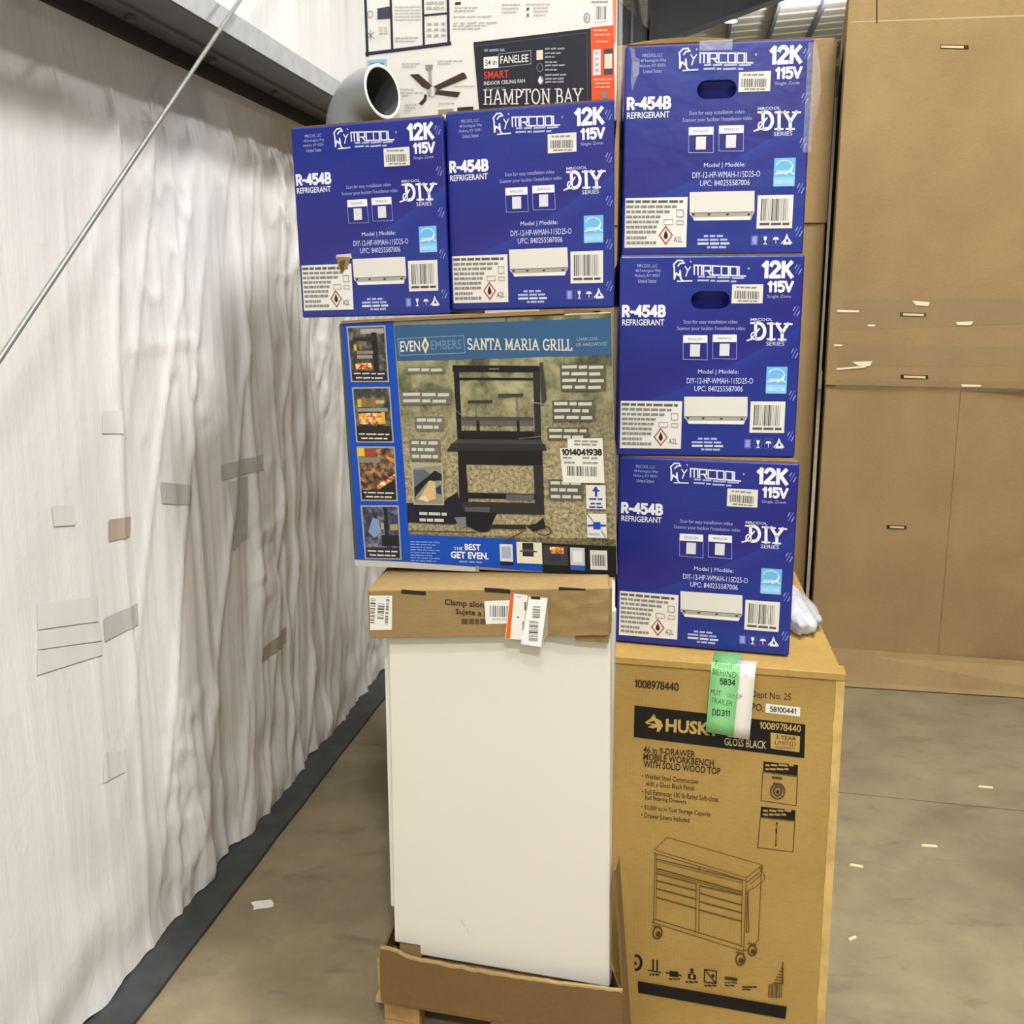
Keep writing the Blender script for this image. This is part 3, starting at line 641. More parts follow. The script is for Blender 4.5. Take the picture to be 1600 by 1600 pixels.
A.poly(o((540, 962), (590, 970), (590, 1000), (540, 994)), BLK).disc(*o((565, 940))[0], 2.4, 3, BLK).line(o((556, 955), (574, 957)), 2, BLK).disc(*o((565, 980))[0], 2, 3, TAN).words(*o((525, 1008))[0], *o((600, 1018))[0], INK, 3)
A.line(o((644, 935), (718, 945), (716, 1022), (642, 1012)), 1.6, BLK, True).line(o((650, 940), (712, 1018)), 1.6, BLK).disc(*o((695, 975))[0], 2.2, 2.8, BLK).words(*o((642, 1030))[0], *o((716, 1040))[0], INK, 3)
A.poly(o((770, 978), (848, 988), (848, 1008), (770, 996)), '3a2f1b').words(*o((770, 1014))[0], *o((848, 1020))[0], INK, 3).words(*o((770, 1030))[0], *o((830, 1038))[0], INK, 2)
A.words(*o((880, 1038))[0], *o((970, 1048))[0], INK, 4).words(*o((880, 1054))[0], *o((930, 1062))[0], INK, 2)
A.bars(*o((1042, 1022))[0], *o((1130, 1112))[0], '42351d', 14, 5)
A.line(o((1132, 890), (1130, 1020)), 2, '4c3a1c')
for k in range(6): A.line(o((1122-k*9, 925+k*18), (1135, 930+k*18)), 1.6, '4c3a1c')
A.poly([(997.5, 1549), (1227, 1590), (1229.5, 1571), (997, 1531)], BLK)
A.build('handling_marks', bench, 'black bottom stripe and handling symbols')
A = Art(FB, .0009); A.poly([(1196, 1113), (1250, 1119.5), (1250.5, 1105), (1196.5, 1099)], 'd9d6ce'); sans(A, '58100441', 1203, 1105, 1244, 1113.5, '3a3a3a', 1.5); A.build('order_label', bench, 'small white number label')
M_worn = simple('worn_board_tape', 'bfa163', .5, noise_amt=.2, scale=22, bumps=.15)
for sgn, wd in ((-1, .024), (1, .017)):   # worn tape wrapped round the two upright edges
    x1 = sgn*BW/2; mb = MB()
    for k in range(24):
        z0, z1 = BH*k/24, BH*(k+1)/24; e0 = wd*(1+.25*noise.noise((k*.6, sgn, 0))); e1 = wd*(1+.25*noise.noise((k*.6+.6, sgn, 0)))
        mb.hexa([(x1-sgn*e0, -.0012, z0), (x1+sgn*.001, -.0012, z0), (x1+sgn*.001, .0045, z0), (x1-sgn*e0, .001, z0)], [(x1-sgn*e1, -.0012, z1), (x1+sgn*.001, -.0012, z1), (x1+sgn*.001, .0045, z1), (x1-sgn*e1, .001, z1)])
    mb.v = [(a, b-LEAN*(1-c/BH), c) for a, b, c in mb.v]
    mb.build('edge_tape', M_worn if sgn > 0 else M_bench, bench)
MB().hexa([(-BW/2-.002, -.006, BH-.014), (BW/2+.002, -.006, BH-.014), (BW/2+.002, .05, BH-.004), (-BW/2-.002, .05, BH-.004)], [(-BW/2-.002, -.004, BH+.003), (BW/2+.002, -.004, BH+.003), (BW/2+.002, .05, BH+.003), (-BW/2-.002, .05, BH+.003)]).build('top_flap', M_bench, bench, bevel=.002)

# green note and white slip hanging over its top edge
nt = empty('paper_note', bench.location, bench.rotation_euler); tag(nt, 'green handwritten paper note with a white slip, hanging on the tan carton', 'note')
def strip(name, c, mat, y0, top):   # c: TL TR BR BL on the panel
    q = [FB.p(*p) for p in c]; mb = MB()
    rows = [(0, .045, BH+.0045), (0, -.007+y0, BH+.0045)]
    n = 6; pts = []
    for i in range(n+1):
        t = i/n; l_ = (q[0][0]*(1-t)+q[3][0]*t, q[0][1]*(1-t)+q[3][1]*t); r_ = (q[1][0]*(1-t)+q[2][0]*t, q[1][1]*(1-t)+q[2][1]*t)
        y = y0-.0085-.004*math.sin(t*2.6)-LEAN*(1-l_[1]/BH); pts.append(((l_[0], y, l_[1]), (r_[0], y, r_[1])))
    pts = [((q[0][0]+.004, top, BH+.0048), (q[1][0]+.004, top, BH+.0048)), ((q[0][0], y0-.006, BH+.0045), (q[1][0], y0-.006, BH+.0045))] + pts
    vs = [p for pr in pts for p in pr]; fs = [(2*i, 2*i+1, 2*i+3, 2*i+2) for i in range(len(pts)-1)]
    mb.add(vs, fs); o_ = mb.build(name, mat, nt, smooth=True); md = o_.modifiers.new('thickness', 'SOLIDIFY'); md.thickness = .0004; return o_
strip('white_slip', [(1150, 1036), (1181, 1040), (1171, 1153), (1137, 1148)], pm('dcd6cf', .6), 0, .03)
strip('green_sheet', [(1112, 1032), (1157, 1037), (1146, 1148), (1103, 1140)], pm('86c886', .6), -.0012, .075)
A = Art(FB, .0136)
HW = '2e4436'
for t, x0, x1, y0, y1 in (('Found', 1118, 1144, 1031, 1041), ('BEHIND', 1114, 1151, 1044, 1053), ('PUT', 1111, 1127, 1075, 1083), ('OUT', 1136, 1148, 1081, 1086), ('TRAILER', 1111, 1145, 1089, 1097)):
    A.text(t, x0, y0, x1, y1, HW, -.012, rot=-.1)
sans(A, '5834', 1125, 1057, 1149, 1067, HW, 1.5); sans(A, 'DD311', 1113, 1105, 1141, 1115, HW, 1.5); A.text('OF', 1150, 1081, 1160, 1088, '5a5a58', -.01, rot=-.1).text('TO', 1161, 1050, 1168, 1055, '77746e', -.01, rot=-.1)
A.build('handwriting', nt)

# plastic bag on the carton's top
bagp = Z0 = None
d = ray(1262, 996); t = (BH+.004-1.7)/d.z; bp_ = CAM+d*t
bm = bmesh.new(); bmesh.ops.create_icosphere(bm, subdivisions=4, radius=1)
for v in bm.verts:
    c = v.co.copy(); k = 1+.22*noise.noise(c*2.3)+.10*noise.noise(c*6)+.05*noise.noise(c*14)
    z = max(-.55, c.z*k); taper = 1-.45*max(0, z)
    v.co = Vector((c.x*k*.052*taper-.02*max(0, z), c.y*k*.13*taper+.05*max(0, z), (z+.55)*.052))
me = bpy.data.meshes.new('plastic_bag'); bm.to_mesh(me); bm.free(); me.materials.append(M_bag); me.polygons.foreach_set('use_smooth', [True]*len(me.polygons))
bag = link('plastic_bag', me); bag.location = (bp_.x+.008, bp_.y+.13, BH+.004); bag.rotation_euler = (0, 0, -.12)
tag(bag, 'small crumpled cloudy plastic bag on the tan carton beside the bottom blue box', 'bag')

# ------------------------------------------------------------------ blue cartons
KW, KH, KD = .40, .445, .72
Q1 = [(978, 76), (1267, 62), (1254, 401), (970, 402)]
F1 = Face(Q1, KW, KH)
WH = 'e9eaf0'; DIM = '8f9bd0'
def blue_box(hole, shear):
    root = empty('air_conditioner_carton', (0, 0, 0)); sx = shear*KD
    hu, hv, hw, hh = F1.rect(1087, 127, 1148, 156)
    carton('body', KW, KH, KD, M_blue, root, sx=sx, hole=(hu, hv, hw/2, hh/2) if hole else None)
    MB().hexa(*[[(-KW/2+.003, .004, z), (KW/2-.003, .004, z), (KW/2-.003+sx, KD-.004, z), (-KW/2+.003+sx, KD-.004, z)] for z in (KH-.0005, KH+.003)]).build('top_flap', M_tray, root)
    A = Art(F1)
    for t, x0, x1, y0, y1 in (('MRCOOL, LLC', 1004, 1035, 87, 93), ('48 Remington Way', 1001, 1040, 95, 101), ('Hickory, KY 42051', 1000, 1038, 103, 109), ('United States', 1005, 1033, 111, 117)):
        A.text(t, x0, y0, x1, y1, 'a9b2dd')
    A.build('maker_address', root); A = Art(F1)
    stroke_text(A, 'mrcool', 1092, 86, 1174, 100.5, WH, 2.1, False); A.text('®', 1176, 86, 1179, 90, WH)
    A.words(1098, 102.5, 1170, 105.5, 'a9b2dd', 4).words(1097, 108.5, 1158, 111.5, 'a9b2dd', 4)
    # walking-bear emblem, reduced to strokes
    A.line([(1061, 92), (1060, 86), (1066, 79.5), (1073, 79), (1076, 83), (1070, 84), (1067, 88)], 2.2, WH).line([(1061, 93), (1061, 109), (1064, 100), (1069, 104), (1070, 96), (1071, 108), (1074, 112)], 2.4, WH)
    A.line([(1066, 113), (1088, 111.5)], 2, WH).line([(1078, 89), (1082, 95), (1086, 89)], 1.8, WH).line([(1082, 95), (1079, 104)], 1.8, WH).line([(1086, 80), (1087, 81)], 1.4, WH)
    A.build('brand_emblem', root); A = Art(F1); sans(A, '12K', 1199, 73, 1247, 103, WH, 6.2); sans(A, '115V', 1208, 106, 1247, 125.5, WH, 4.2); A.text('Single Zone', 1207, 129, 1245, 135.5, 'aab4de')
    A.build('capacity_print', root); A = Art(F1); sans(A, 'R-454B', 980, 153, 1046, 173.5, WH, 4.4); A.text('REFRIGERANT', 980, 176.5, 1045, 186.5, WH, .012)
    A.build('refrigerant_print', root); A = Art(F1); A.text('Scan for easy installation video', 1075, 174, 1160, 182, 'a4aedb').text("Scanner pour faciliter l'installation vidéo", 1065, 184.5, 1172, 192.5, 'a4aedb')
    A.build('scan_instruction', root); A = Art(F1); A.text('MRCOOL', 1181, 168.5, 1216, 173, 'd4d8ec', .01); stroke_text(A, 'DIY', 1183, 177, 1244, 203, WH, 5, True, .2); A.text('SERIES', 1206, 207, 1235, 213.5, 'd4d8ec')
    A.disc(1186, 198, 6, 8, '2a2a8a').ring(1186, 198, 4, 5.5, 2, WH).line([(1176, 206), (1182, 204), (1195, 186)], 2.4, WH)
    A.build('series_emblem', root)
    for x0, y0, t in ((1074.5, 200, 'ENGLISH'), (1121, 197.5, 'FRENCH')):
        A = Art(F1); A.frame(x0, y0+1, x0+38, y0+40, .8, '9aa5d6').rect(x0+.5, y0, x0+38, y0+12.3, WH).text(t, x0+8, y0+4, x0+30, y0+8.5, '5a5f80').rect(x0+11, y0+15, x0+26.5, y0+35, 'd5d6dc'); A.build('language_panel', root)
    A = Art(F1); A.text('Model | Modèle:', 1098, 255.5, 1162, 264.5, 'd0d5ec').text('DIY-12-HP-WMAH-115D25-O', 1080, 269.5, 1185, 279, 'd0d5ec').text('UPC: 840255587006', 1092, 283, 1169, 292, 'd0d5ec')
    A.build('model_lines', root); A = Art(F1)
    for x0, x1, y in ((1098, 1128, 372), (1088, 1135, 378), (1088, 1138, 384), (1103, 1133, 390)): A.words(x0, y-2, x1, y+1.4, 'a9b2dd' if y != 384 else 'd0d5ec', 3)
    A.build('origin_lines', root)
    for y, x in ((86, 1256), (155, 1254), (225, 1252), (296, 1249), (365, 1247)):
        A = Art(F1); A.line([(x-4, y+7), (x+3, y-7)], 1.4, '6f7cc4').line([(x+1, y+8), (x+5, y)], 1.4, '9aa5d6').line([(x-5, y-1), (x-2, y-7)], 1.4, '9aa5d6'); A.build('edge_mark', root)
    if not hole:
        A = Art(F1); cx, cy = 1117.5, 141.5
        A.line([(cx+22*(1 if 90 <= (a % 360) < 270 else -1)*-1+13*math.cos(math.radians(a)), cy+14*math.sin(math.radians(a))) for a in range(0, 361, 20)], 1, '2d3fa8')
        A.build('hand_hole_outline', root, 'uncut hand hole outline')
    A = Art(F1, .0012); A.rect(1151, 114, 1200, 145, 'dedad2').bars(1155, 125, 1195, 138, '55524e', 20, 3).words(1158, 117.5, 1190, 120.5, '8a8782', 4).words(1160, 140, 1192, 142.5, '8a8782', 4).build('serial_label', root, 'small white barcode label')
    A = Art(F1); A.rect(975.5, 310.5, 1071.5, 389.5, 'e2e0db'); n = 0
    for x1, y in ((1066, 317), (1056, 325), (1045, 333), (1031, 341), (1028, 349), (1025, 357), (1024, 365), (1009, 374), (1024, 382)): A.words(978, y-2.4, x1, y+2, '85837e' if y != 317 else '5c5a57', 7)
    A.line([(1039, 356), (1049, 370), (1039, 384), (1029, 370)], 1.7, 'b03a34', True).disc(1039, 371, 3.2, 5, '26221f').poly([(1036.5, 368), (1039, 361), (1041.5, 368)], '26221f').text('A2L', 1051, 372, 1065, 381, '6a6864')
    A.frame(1056, 330, 1066, 341, .9, '77756f').frame(1036, 345, 1050, 353, .9, '8f8d88').frame(1056, 347, 1066, 353, .9, '8f8d88')
    A.build('warning_panel', root, 'white printed warning panel with red diamond')
    A = Art(F1); A.poly([(1076, 302), (1177, 300), (1177, 334), (1173, 341), (1171, 346.5), (1083, 347), (1080, 341), (1076, 337)], 'dad7d0')
    A.poly([(1077, 335), (1176, 333.5), (1173, 341), (1081, 342)], 'a5a29b').poly([(1083, 342), (1171, 340.5), (1170, 346), (1083, 347)], 'e6e4df').line([(1077, 335), (1176, 333.5)], 1.2, '6e6b66')
    for x in (1082, 1106, 1135, 1168): A.rect(x-2, 336, x+2, 339, '3c3a38')
    A.build('product_picture', root, 'printed picture of a white wall air conditioner')
    A = Art(F1); A.rect(1206.5, 248.5, 1240, 293, '6db4e6').poly([(1206.5, 279), (1239, 278), (1239, 293), (1206.5, 293.5)], '8cc6ee').ring(1223, 263, 13, 11, 1.4, 'd9ecf8', a0=.55, a1=1.0).line([(1209, 274), (1222, 272), (1230, 271), (1236, 262), (1233, 271), (1238, 274)], 1.6, 'e8f4fb').text('energy', 1211, 268, 1230, 275, 'f2f8fc').text('ENERGY STAR', 1208.5, 283, 1237, 289, 'd9ecf8')
    A.build('efficiency_mark', root, 'light blue energy mark')
    A = Art(F1); A.rect(1181, 307, 1237, 360, 'dfddd8').bars(1187, 313, 1231, 348, '4d4b49', 20, 9).words(1185, 351, 1232, 355, '55524e', 3).build('barcode_panel', root)
    A = Art(F1)
    A.rect(1172, 371, 1183, 387, '5663b8').rect(1174, 373, 1181, 385, '8f99d4').build('pictogram', root)
    A = Art(F1); A.frame(1188, 371, 1200, 387, .8, '5663b8').poly([(1191.5, 373), (1197, 373), (1196, 379), (1192.5, 379)], WH).rect(1193.6, 379, 1195, 384, WH).rect(1191.5, 384, 1197, 385.5, WH).build('pictogram', root)
    A = Art(F1); A.frame(1205, 370, 1217, 387, .8, '5663b8').poly([(1206, 378), (1208, 374), (1214, 374), (1216, 378)], WH).line([(1211, 378), (1211, 384)], 1, WH).build('pictogram', root)
    A = Art(F1); A.poly([(1222, 386), (1228, 368), (1235, 386)], WH).poly([(1226.5, 382), (1228.5, 375), (1231.5, 382)], '2a2a8a').line([(1220, 384), (1225, 378)], 1.6, WH).line([(1232, 378), (1236, 384)], 1.6, WH).build('pictogram', root)
    return root
def place(o, x, y, z, yaw, roll, lab, sx=1):
    o.location = (x, y, z); o.rotation_euler = (0, -roll, yaw); o.scale = (sx, 1, 1)
    tag(o, lab, 'carton', 'blue air conditioner cartons'); return o
B1 = place(blue_box(True, -.08), .446, 2.365, 1.8125, -.165, .002, 'shiny blue air conditioner carton, topmost of the three in the right stack')
B2 = place(blue_box(True, -.02), .4403, 2.315, 1.3635, -.10, .003, 'blue air conditioner carton with open hand hole, middle of the right stack')
B3 = place(blue_box(False, -.18), .4413, 2.285, .9145, -.27, .0, 'blue air conditioner carton standing directly on the tan workbench carton')
B4 = place(blue_box(False, -.22), .044, 2.425, 1.693, -.30, .02, 'blue air conditioner carton on the grill carton, next to the taller stack', .985)
B5 = place(blue_box(False, -.22), -.333, 2.520, 1.676, -.30, .025, 'leftmost blue air conditioner carton with a torn spot, nearest the white wall', .97)
# torn spot on the left carton, peeling film on the top one
A = Art(F1, .0016)
q = Face([(462, 204), (697, 184), (700, 490), (470, 498)], KW, KH); A.F = q
A.poly([(527, 399), (550, 397), (551, 404), (538, 409), (526, 404)], 'c9c6c0').poly([(527, 402), (549, 403), (545, 416), (535, 428), (530, 420)], '8f7746').poly([(531, 409), (541, 407), (538, 424), (534, 427)], '5b4a2a')
A.build('torn_patch', B5, 'torn brown board showing through')
mb = MB(); n = 8
for i in range(n+1):
    t = i/n; z = KH*(.98-.5*t); r = .012+.020*math.sin(math.pi*min(1, t*1.2))
    mb.v += [(KW/2-.012, -.0014, z), (KW/2+.002, -.002, z), (KW/2+r*.6, .01, z), (KW/2+r*.75, .035, z)]
mb.f = [(i*4+j, i*4+j+1, (i+1)*4+j+1, (i+1)*4+j) for i in range(n) for j in range(3)]; mb.m = [0]*len(mb.f)
mb.build('loose_tape', M_film, B1, smooth=True)
MB().box(-.04, -.0012, KH-.016, .03, -.0008, KH+.004).build('seam_tape', M_film, B1)
MB().box(-.04, .002, KH+.0032, .03, .6, KH+.0042).build('seam_tape', M_film, B1)
A = Art(F1, .0012); A.poly([(985, 78), (992, 80), (993, 92), (1000, 96), (999, 118), (993, 130), (988, 146), (986, 128), (988, 100)], M_film); A.poly([(989, 98), (999, 103), (998, 119), (990, 124)], M_film); A.build('corner_film_glint', B1, 'creased film at the corner, its highlight painted pale')  # corner film cut to the outline of its highlight, painted pale
mb = MB(); n = 16
for i in range(n):
    x0, x1 = -KW/2+.004+.235*i/n, -KW/2+.004+.235*(i+1)/n; h0, h1 = .003+.010*math.sin(math.pi*i/n)**.8, .003+.010*abs(math.sin(math.pi*(i+1)/n))**.8
    mb.hexa([(x0, .002, KH+.003), (x1, .002, KH+.003), (x1, .3, KH+.003), (x0, .3, KH+.003)], [(x0, .004, KH+h0+.001), (x1, .004, KH+h1+.001), (x1, .3, KH+.005), (x0, .3, KH+.005)])
mb.build('raised_flap', M_tray, B1)

# ------------------------------------------------------------------ small white appliance with cardboard cap, tray and pallet
FA, FBs = 2.115, -.25
fx0, fx1 = -.272, .213; fy = lambda x: FA+FBs*x
yaw = math.atan(FBs); cx = (fx0+fx1)/2; cy = fy(cx); FW = math.hypot(fx1-fx0, fy(fx0)-fy(fx1))
fridge = empty('freezer', (cx, cy, .205), (0, 0, yaw)); tag(fridge, 'plain white upright appliance with a flat door, standing in a cardboard tray', 'appliance')
SK = -.157     # how far the far side leans over per metre, from the measured plan
prof = [(-FW/2-.008, .012), (-FW/2+.056, .012), (-FW/2+.056, -.012), (FW/2+.008, -.018), (FW/2-.007, .86), (-FW/2-.003, .86)]
MB().add([(u, y, v) for y in (0, .035) for u, v in prof], [tuple(range(6)), tuple(range(11, 5, -1))]+[(i, 6+i, 6+(i+1) % 6, (i+1) % 6) for i in range(6)]).build('door', M_white, fridge, bevel=.004, seg=2)
MB().box(-FW/2-.022, .037, .02, FW/2-.002, .06, .86).build('door_gasket', simple('pale_grey_gasket', 'c9c8c2', .5), fridge, bevel=.004)
MB().hexa([(-FW/2-.040, .062, .06), (FW/2-.006, .062, .06), (FW/2-.006+SK*.5, .6, .06), (-FW/2-.040+SK*.5, .6, .06)], [(-FW/2-.040, .062, .86), (FW/2-.006, .062, .86), (FW/2-.006+SK*.5, .6, .86), (-FW/2-.040+SK*.5, .6, .86)]).build('cabinet', M_white, fridge, bevel=.006)
MB().hexa(*[[(-FW/2+.008, .006, z), (FW/2-.01, .006, z), (FW/2-.09, .5, z), (-FW/2-.07, .5, z)] for z in (-.112, -.026)]).build('packing_block', M_capcard, fridge)
A = Art(Face([(608, 1004), (952, 1027), (960, 1525), (613, 1470)], FW, .745), .0004)
A.line([(717, 1424), (724, 1435)], 1.2, 'bdb8aa').line([(727, 1439), (730, 1445)], 1.2, 'c4bfb2'); A.build('scratch', fridge, 'faint scratch on the door')

MB().box(-FW/2+.004, .004, -.025, -FW/2+.058, .03, .009).build('corner_packing', M_capcard, fridge)
cap = empty('packing_carton', (cx-.024, cy-.012, 0), (0, 0, yaw)); tag(cap, 'brown half carton with shipping labels, fitted over the top of the white appliance', 'carton')
CW = FW/2+.016; zl, zr = 1.092, 1.133; bl_, br_ = .979, 1.032
def capz(x): return zl+(zr-zl)*(x+CW)/(2*CW)
# skirt with slots: front strip from rows; top as separate panel
mb = MB(); mb.hexa([(-CW, -.012, bl_), (CW, -.012, br_), (CW, -.005, br_), (-CW, -.005, bl_)], [(-CW, -.012, capz(-CW)-.004), (CW, -.012, capz(CW)-.004), (CW, -.005, capz(CW)-.004), (-CW, -.005, capz(-CW)-.004)])
mb.build('front_skirt', M_capcard, cap, bevel=.002)
for s in (-1, 1):
    z0 = bl_ if s < 0 else br_; dx = SK*.6
    MB().hexa([(s*CW-.004, -.006, z0), (s*CW+.004, -.006, z0), (s*CW+.004+dx, .64, z0), (s*CW-.004+dx, .64, z0)], [(s*CW-.004, -.006, capz(s*CW)-.003), (s*CW+.004, -.006, capz(s*CW)-.003), (s*CW+.004+dx, .64, capz(s*CW)-.003), (s*CW-.004+dx, .64, capz(s*CW)-.003)]).build('side_skirt', M_capcard, cap)
dx = SK*.6
MB().hexa([(-CW, -.012, capz(-CW)-.004), (CW, -.012, capz(CW)-.004), (CW+dx, .64, capz(CW)-.004), (-CW+dx, .64, capz(-CW)-.004)], [(-CW+.006, -.004, capz(-CW)+.003), (CW-.006, -.004, capz(CW)+.003), (CW-.006+dx, .64, capz(CW)+.003), (-CW+.006+dx, .64, capz(-CW)+.003)]).build('top_panel', M_capcard, cap)
QC = [(577, 916), (955, 897), (955, 985), (583, 994)]
FCm = homography(QC, [(-CW, zl-.004), (CW, zr-.004), (CW, br_), (-CW, bl_)])
class FaceC(Face):
    def __init__(s): s.H = FCm
FC = FaceC()
for x0, x1, y in ((617, 660, 913), (741, 784, 905), (866, 907, 899)):
    a = FC.p((x0+x1)/2, y+3); MB().box(a[0]-.028, -.0126, a[1]-.0045, a[0]+.028, -.009, a[1]+.0045).build('tab_slot', M_slot, cap)
A = Art(FC, .0128)
A.text('Clamp along e', 683, 927, 758, 941, '3a2c22', .02).text('Sujete a lo l', 700, 943, 758, 956, '3a2c22', .02).words(710, 959, 748, 968, '5b4632', 4)
A.build('printed_lettering', cap)
A = Art(FC, .013); A.poly([(579, 923), (609.5, 922), (612, 979), (583, 980)], 'e4e2da').bars(581, 928, 588, 969, '55524e', 14, 4, True).bars(591, 936, 600, 962, '4d4b49', 9, 6, True).bars(602, 925, 606, 972, '77746f', 12, 8, True); A.build('barcode_label', cap)
A = Art(FC, .0132); A.poly([(743, 927), (784, 924), (786, 966), (747, 968)], 'e6e5e0').bars(752, 935, 784, 955, '5a6068', 15, 2).words(757, 957, 780, 961, 'c2c2bf', 3); A.build('barcode_label', cap)
pch = Art(FC, .0185); pch.poly([(779, 990), (800, 991), (806, 1003), (838, 1007), (843, 993), (848, 985), (846, 915), (786, 909)], M_poly); pch.build('plastic_pouch', cap, 'clear plastic document pouch')
A = Art(FC, .0195); A.poly([(785, 910), (813, 913), (806, 994), (779, 992)], 'e9e7df').poly([(785, 910), (790.5, 910.5), (787, 991.5), (780, 992)], 'e2621d').text('WAX', 795, 914.5, 802.5, 917.5, '4a4844').words(808, 925, 811, 941, '66635e', 2).words(806, 960, 808.5, 977, '8a8782', 2).disc(798.5, 953, 1.3, 1.6, '4a4844'); A.build('orange_edged_label', cap, 'white label with an orange edge')
A = Art(FC, .0205); A.poly([(815, 915), (846, 917), (838, 1007), (805, 1001)], 'f0efea').rect(818, 914, 834, 919.5, '3c2c2c').bars(822, 932, 834.5, 955, '77746f', 10, 3, True).bars(817, 960, 832, 997, '4d4b49', 16, 5, True); A.build('shipping_label', cap, 'white shipping label hanging askew')
a0 = FC.p(893, 984); a1 = FC.p(953, 1004); MB().box(a0[0], -.006, a1[1], a1[0], -.002, a0[1]+.02).build('lower_flap', M_capcard, cap)
# dented right part of the skirt
a0 = FC.p(850, 902); a1 = FC.p(954, 985)
mb = MB(); n = 14
for i in range(n+1):
    for j in range(n+1):
        u = a0[0]+(a1[0]-a0[0])*i/n; s = i/n; zt = capz(u)-.005; zb = bl_+(br_-bl_)*(u+CW)/(2*CW); v = zb+(zt-zb)*j/n
        mb.v.append((u, -.0125-.006*math.sin(math.pi*min(1, s*1.4)/1.4)-.004*noise.noise((u*30, v*40, 2)), v))
mb.f = [(i*(n+1)+j, (i+1)*(n+1)+j, (i+1)*(n+1)+j+1, i*(n+1)+j+1) for i in range(n) for j in range(n)]; mb.m = [0]*len(mb.f)
o_ = mb.build('dented_flap', M_capcard, cap); o_['label'] = 'dented and creased end flap'

tray = empty('cardboard_tray', (cx, cy-.03, .085), (0, 0, yaw)); tag(tray, 'torn brown cardboard tray around the foot of the white appliance', 'tray')
TW = FW/2+.035
mb = MB(); n = 40
for i in range(n):
    x0, x1 = -TW+2*TW*i/n, -TW+2*TW*(i+1)/n
    def top(x): s = (x+TW)/(2*TW); return .143-.010*math.sin(s*3)+.004*noise.noise((x*40, 3, 0)) - .012*sstep(.05, .12, s)
    mb.hexa([(x0, -.012, 0), (x1, -.012, 0), (x1, -.005, 0), (x0, -.005, 0)], [(x0, -.012, top(x0)), (x1, -.012, top(x1)), (x1, -.005, top(x1)), (x0, -.005, top(x0))])
mb.build('front_wall', M_tray, tray)
mb = MB()
for i in range(n):
    x0, x1 = -TW+2*TW*i/n, -TW+2*TW*(i+1)/n
    t0, t1 = (.143-.010*math.sin((x+TW)/(2*TW)*3)+.004*noise.noise((x*40, 3, 0)) - .012*sstep(.05, .12, (x+TW)/(2*TW)) for x in (x0, x1))
    r0 = .003+.0025*noise.noise((x0*50, 0, 1)); r1 = .003+.0025*noise.noise((x1*50, 0, 1))
    mb.hexa([(x0, -.0135, t0-r0), (x1, -.0135, t1-r1), (x1, -.004, t1-r1), (x0, -.004, t0-r0)], [(x0, -.0125, t0+.001), (x1, -.0125, t1+.001), (x1, -.004, t1+.001), (x0, -.004, t0+.001)])
mb.build('torn_edge', M_card, tray, )['label'] = 'pale torn top edge'
for sg in (-1, 1):
    xa, xb, xc = sg*TW, (sg*TW+SK*.12 if sg < 0 else FW/2+.006+SK*.12), (sg*TW+SK*.55 if sg < 0 else FW/2+.006+SK*.55); mb = MB()
    for (x0, y0), (x1, y1) in (((xa, -.01), (xb, .12)), ((xb, .12), (xc, .55))):
        mb.hexa([(x0-.003, y0, 0), (x0+.003, y0, 0), (x1+.003, y1, 0), (x1-.003, y1, 0)], [(x0-.003, y0, .118), (x0+.003, y0, .118), (x1+.003, y1, .11), (x1-.003, y1, .11)])
    mb.build('side_wall', M_tray, tray)
MB().hexa(*[[(-TW, -.01, z), (FW/2+.006, -.01, z), (FW/2+SK*.55, .55, z), (-TW+SK*.55, .55, z)] for z in (-.002, .005)]).build('bottom', M_tray, tray)
# tall leaning flap on the right
MB().hexa([(TW+.012, .0, -.07), (TW+.017, .0, -.07), (TW+.017, .07, -.07), (TW+.012, .07, -.07)], [(TW-.030, .02, .40), (TW-.025, .02, .40), (TW-.025, .08, .40), (TW-.030, .08, .40)]).build('side_flap', M_tray, tray, bevel=.001)

pal = empty('wooden_pallet', (cx, cy, 0), (0, 0, yaw)); tag(pal, 'low wooden pallet under the cardboard tray of the white appliance', 'pallet')
for k, (y0, y1) in enumerate(((-.02, .07), (.14, .23), (.3, .39), (.46, .55))):
    MB().box(-TW-.02+SK*y0, y0, .062, FW/2+.004+SK*y0, y1, .080).build('deck_board', M_wood, pal, bevel=.002)
for x in (-TW+.05, .03, FW/2-.06):
    for y in (.02, .28, .5): MB().box(x-.045+SK*y, y-.035, .016, x+.045+SK*y, y+.035, .062).build('block', M_wood, pal, bevel=.003)
for x in (-TW+.05, .03, FW/2-.06): MB().hexa([(x-.045, -.02, 0), (x+.045, -.02, 0), (x+.045+SK*.5, .55, 0), (x-.045+SK*.5, .55, 0)], [(x-.045, -.02, .016), (x+.045, -.02, .016), (x+.045+SK*.5, .55, .016), (x-.045+SK*.5, .55, .016)]).build('bottom_board', M_wood, pal)
MB().box(-TW-.028, .02, .03, -TW+.03, .09, .145).build('corner_post', M_wood, pal, bevel=.003)

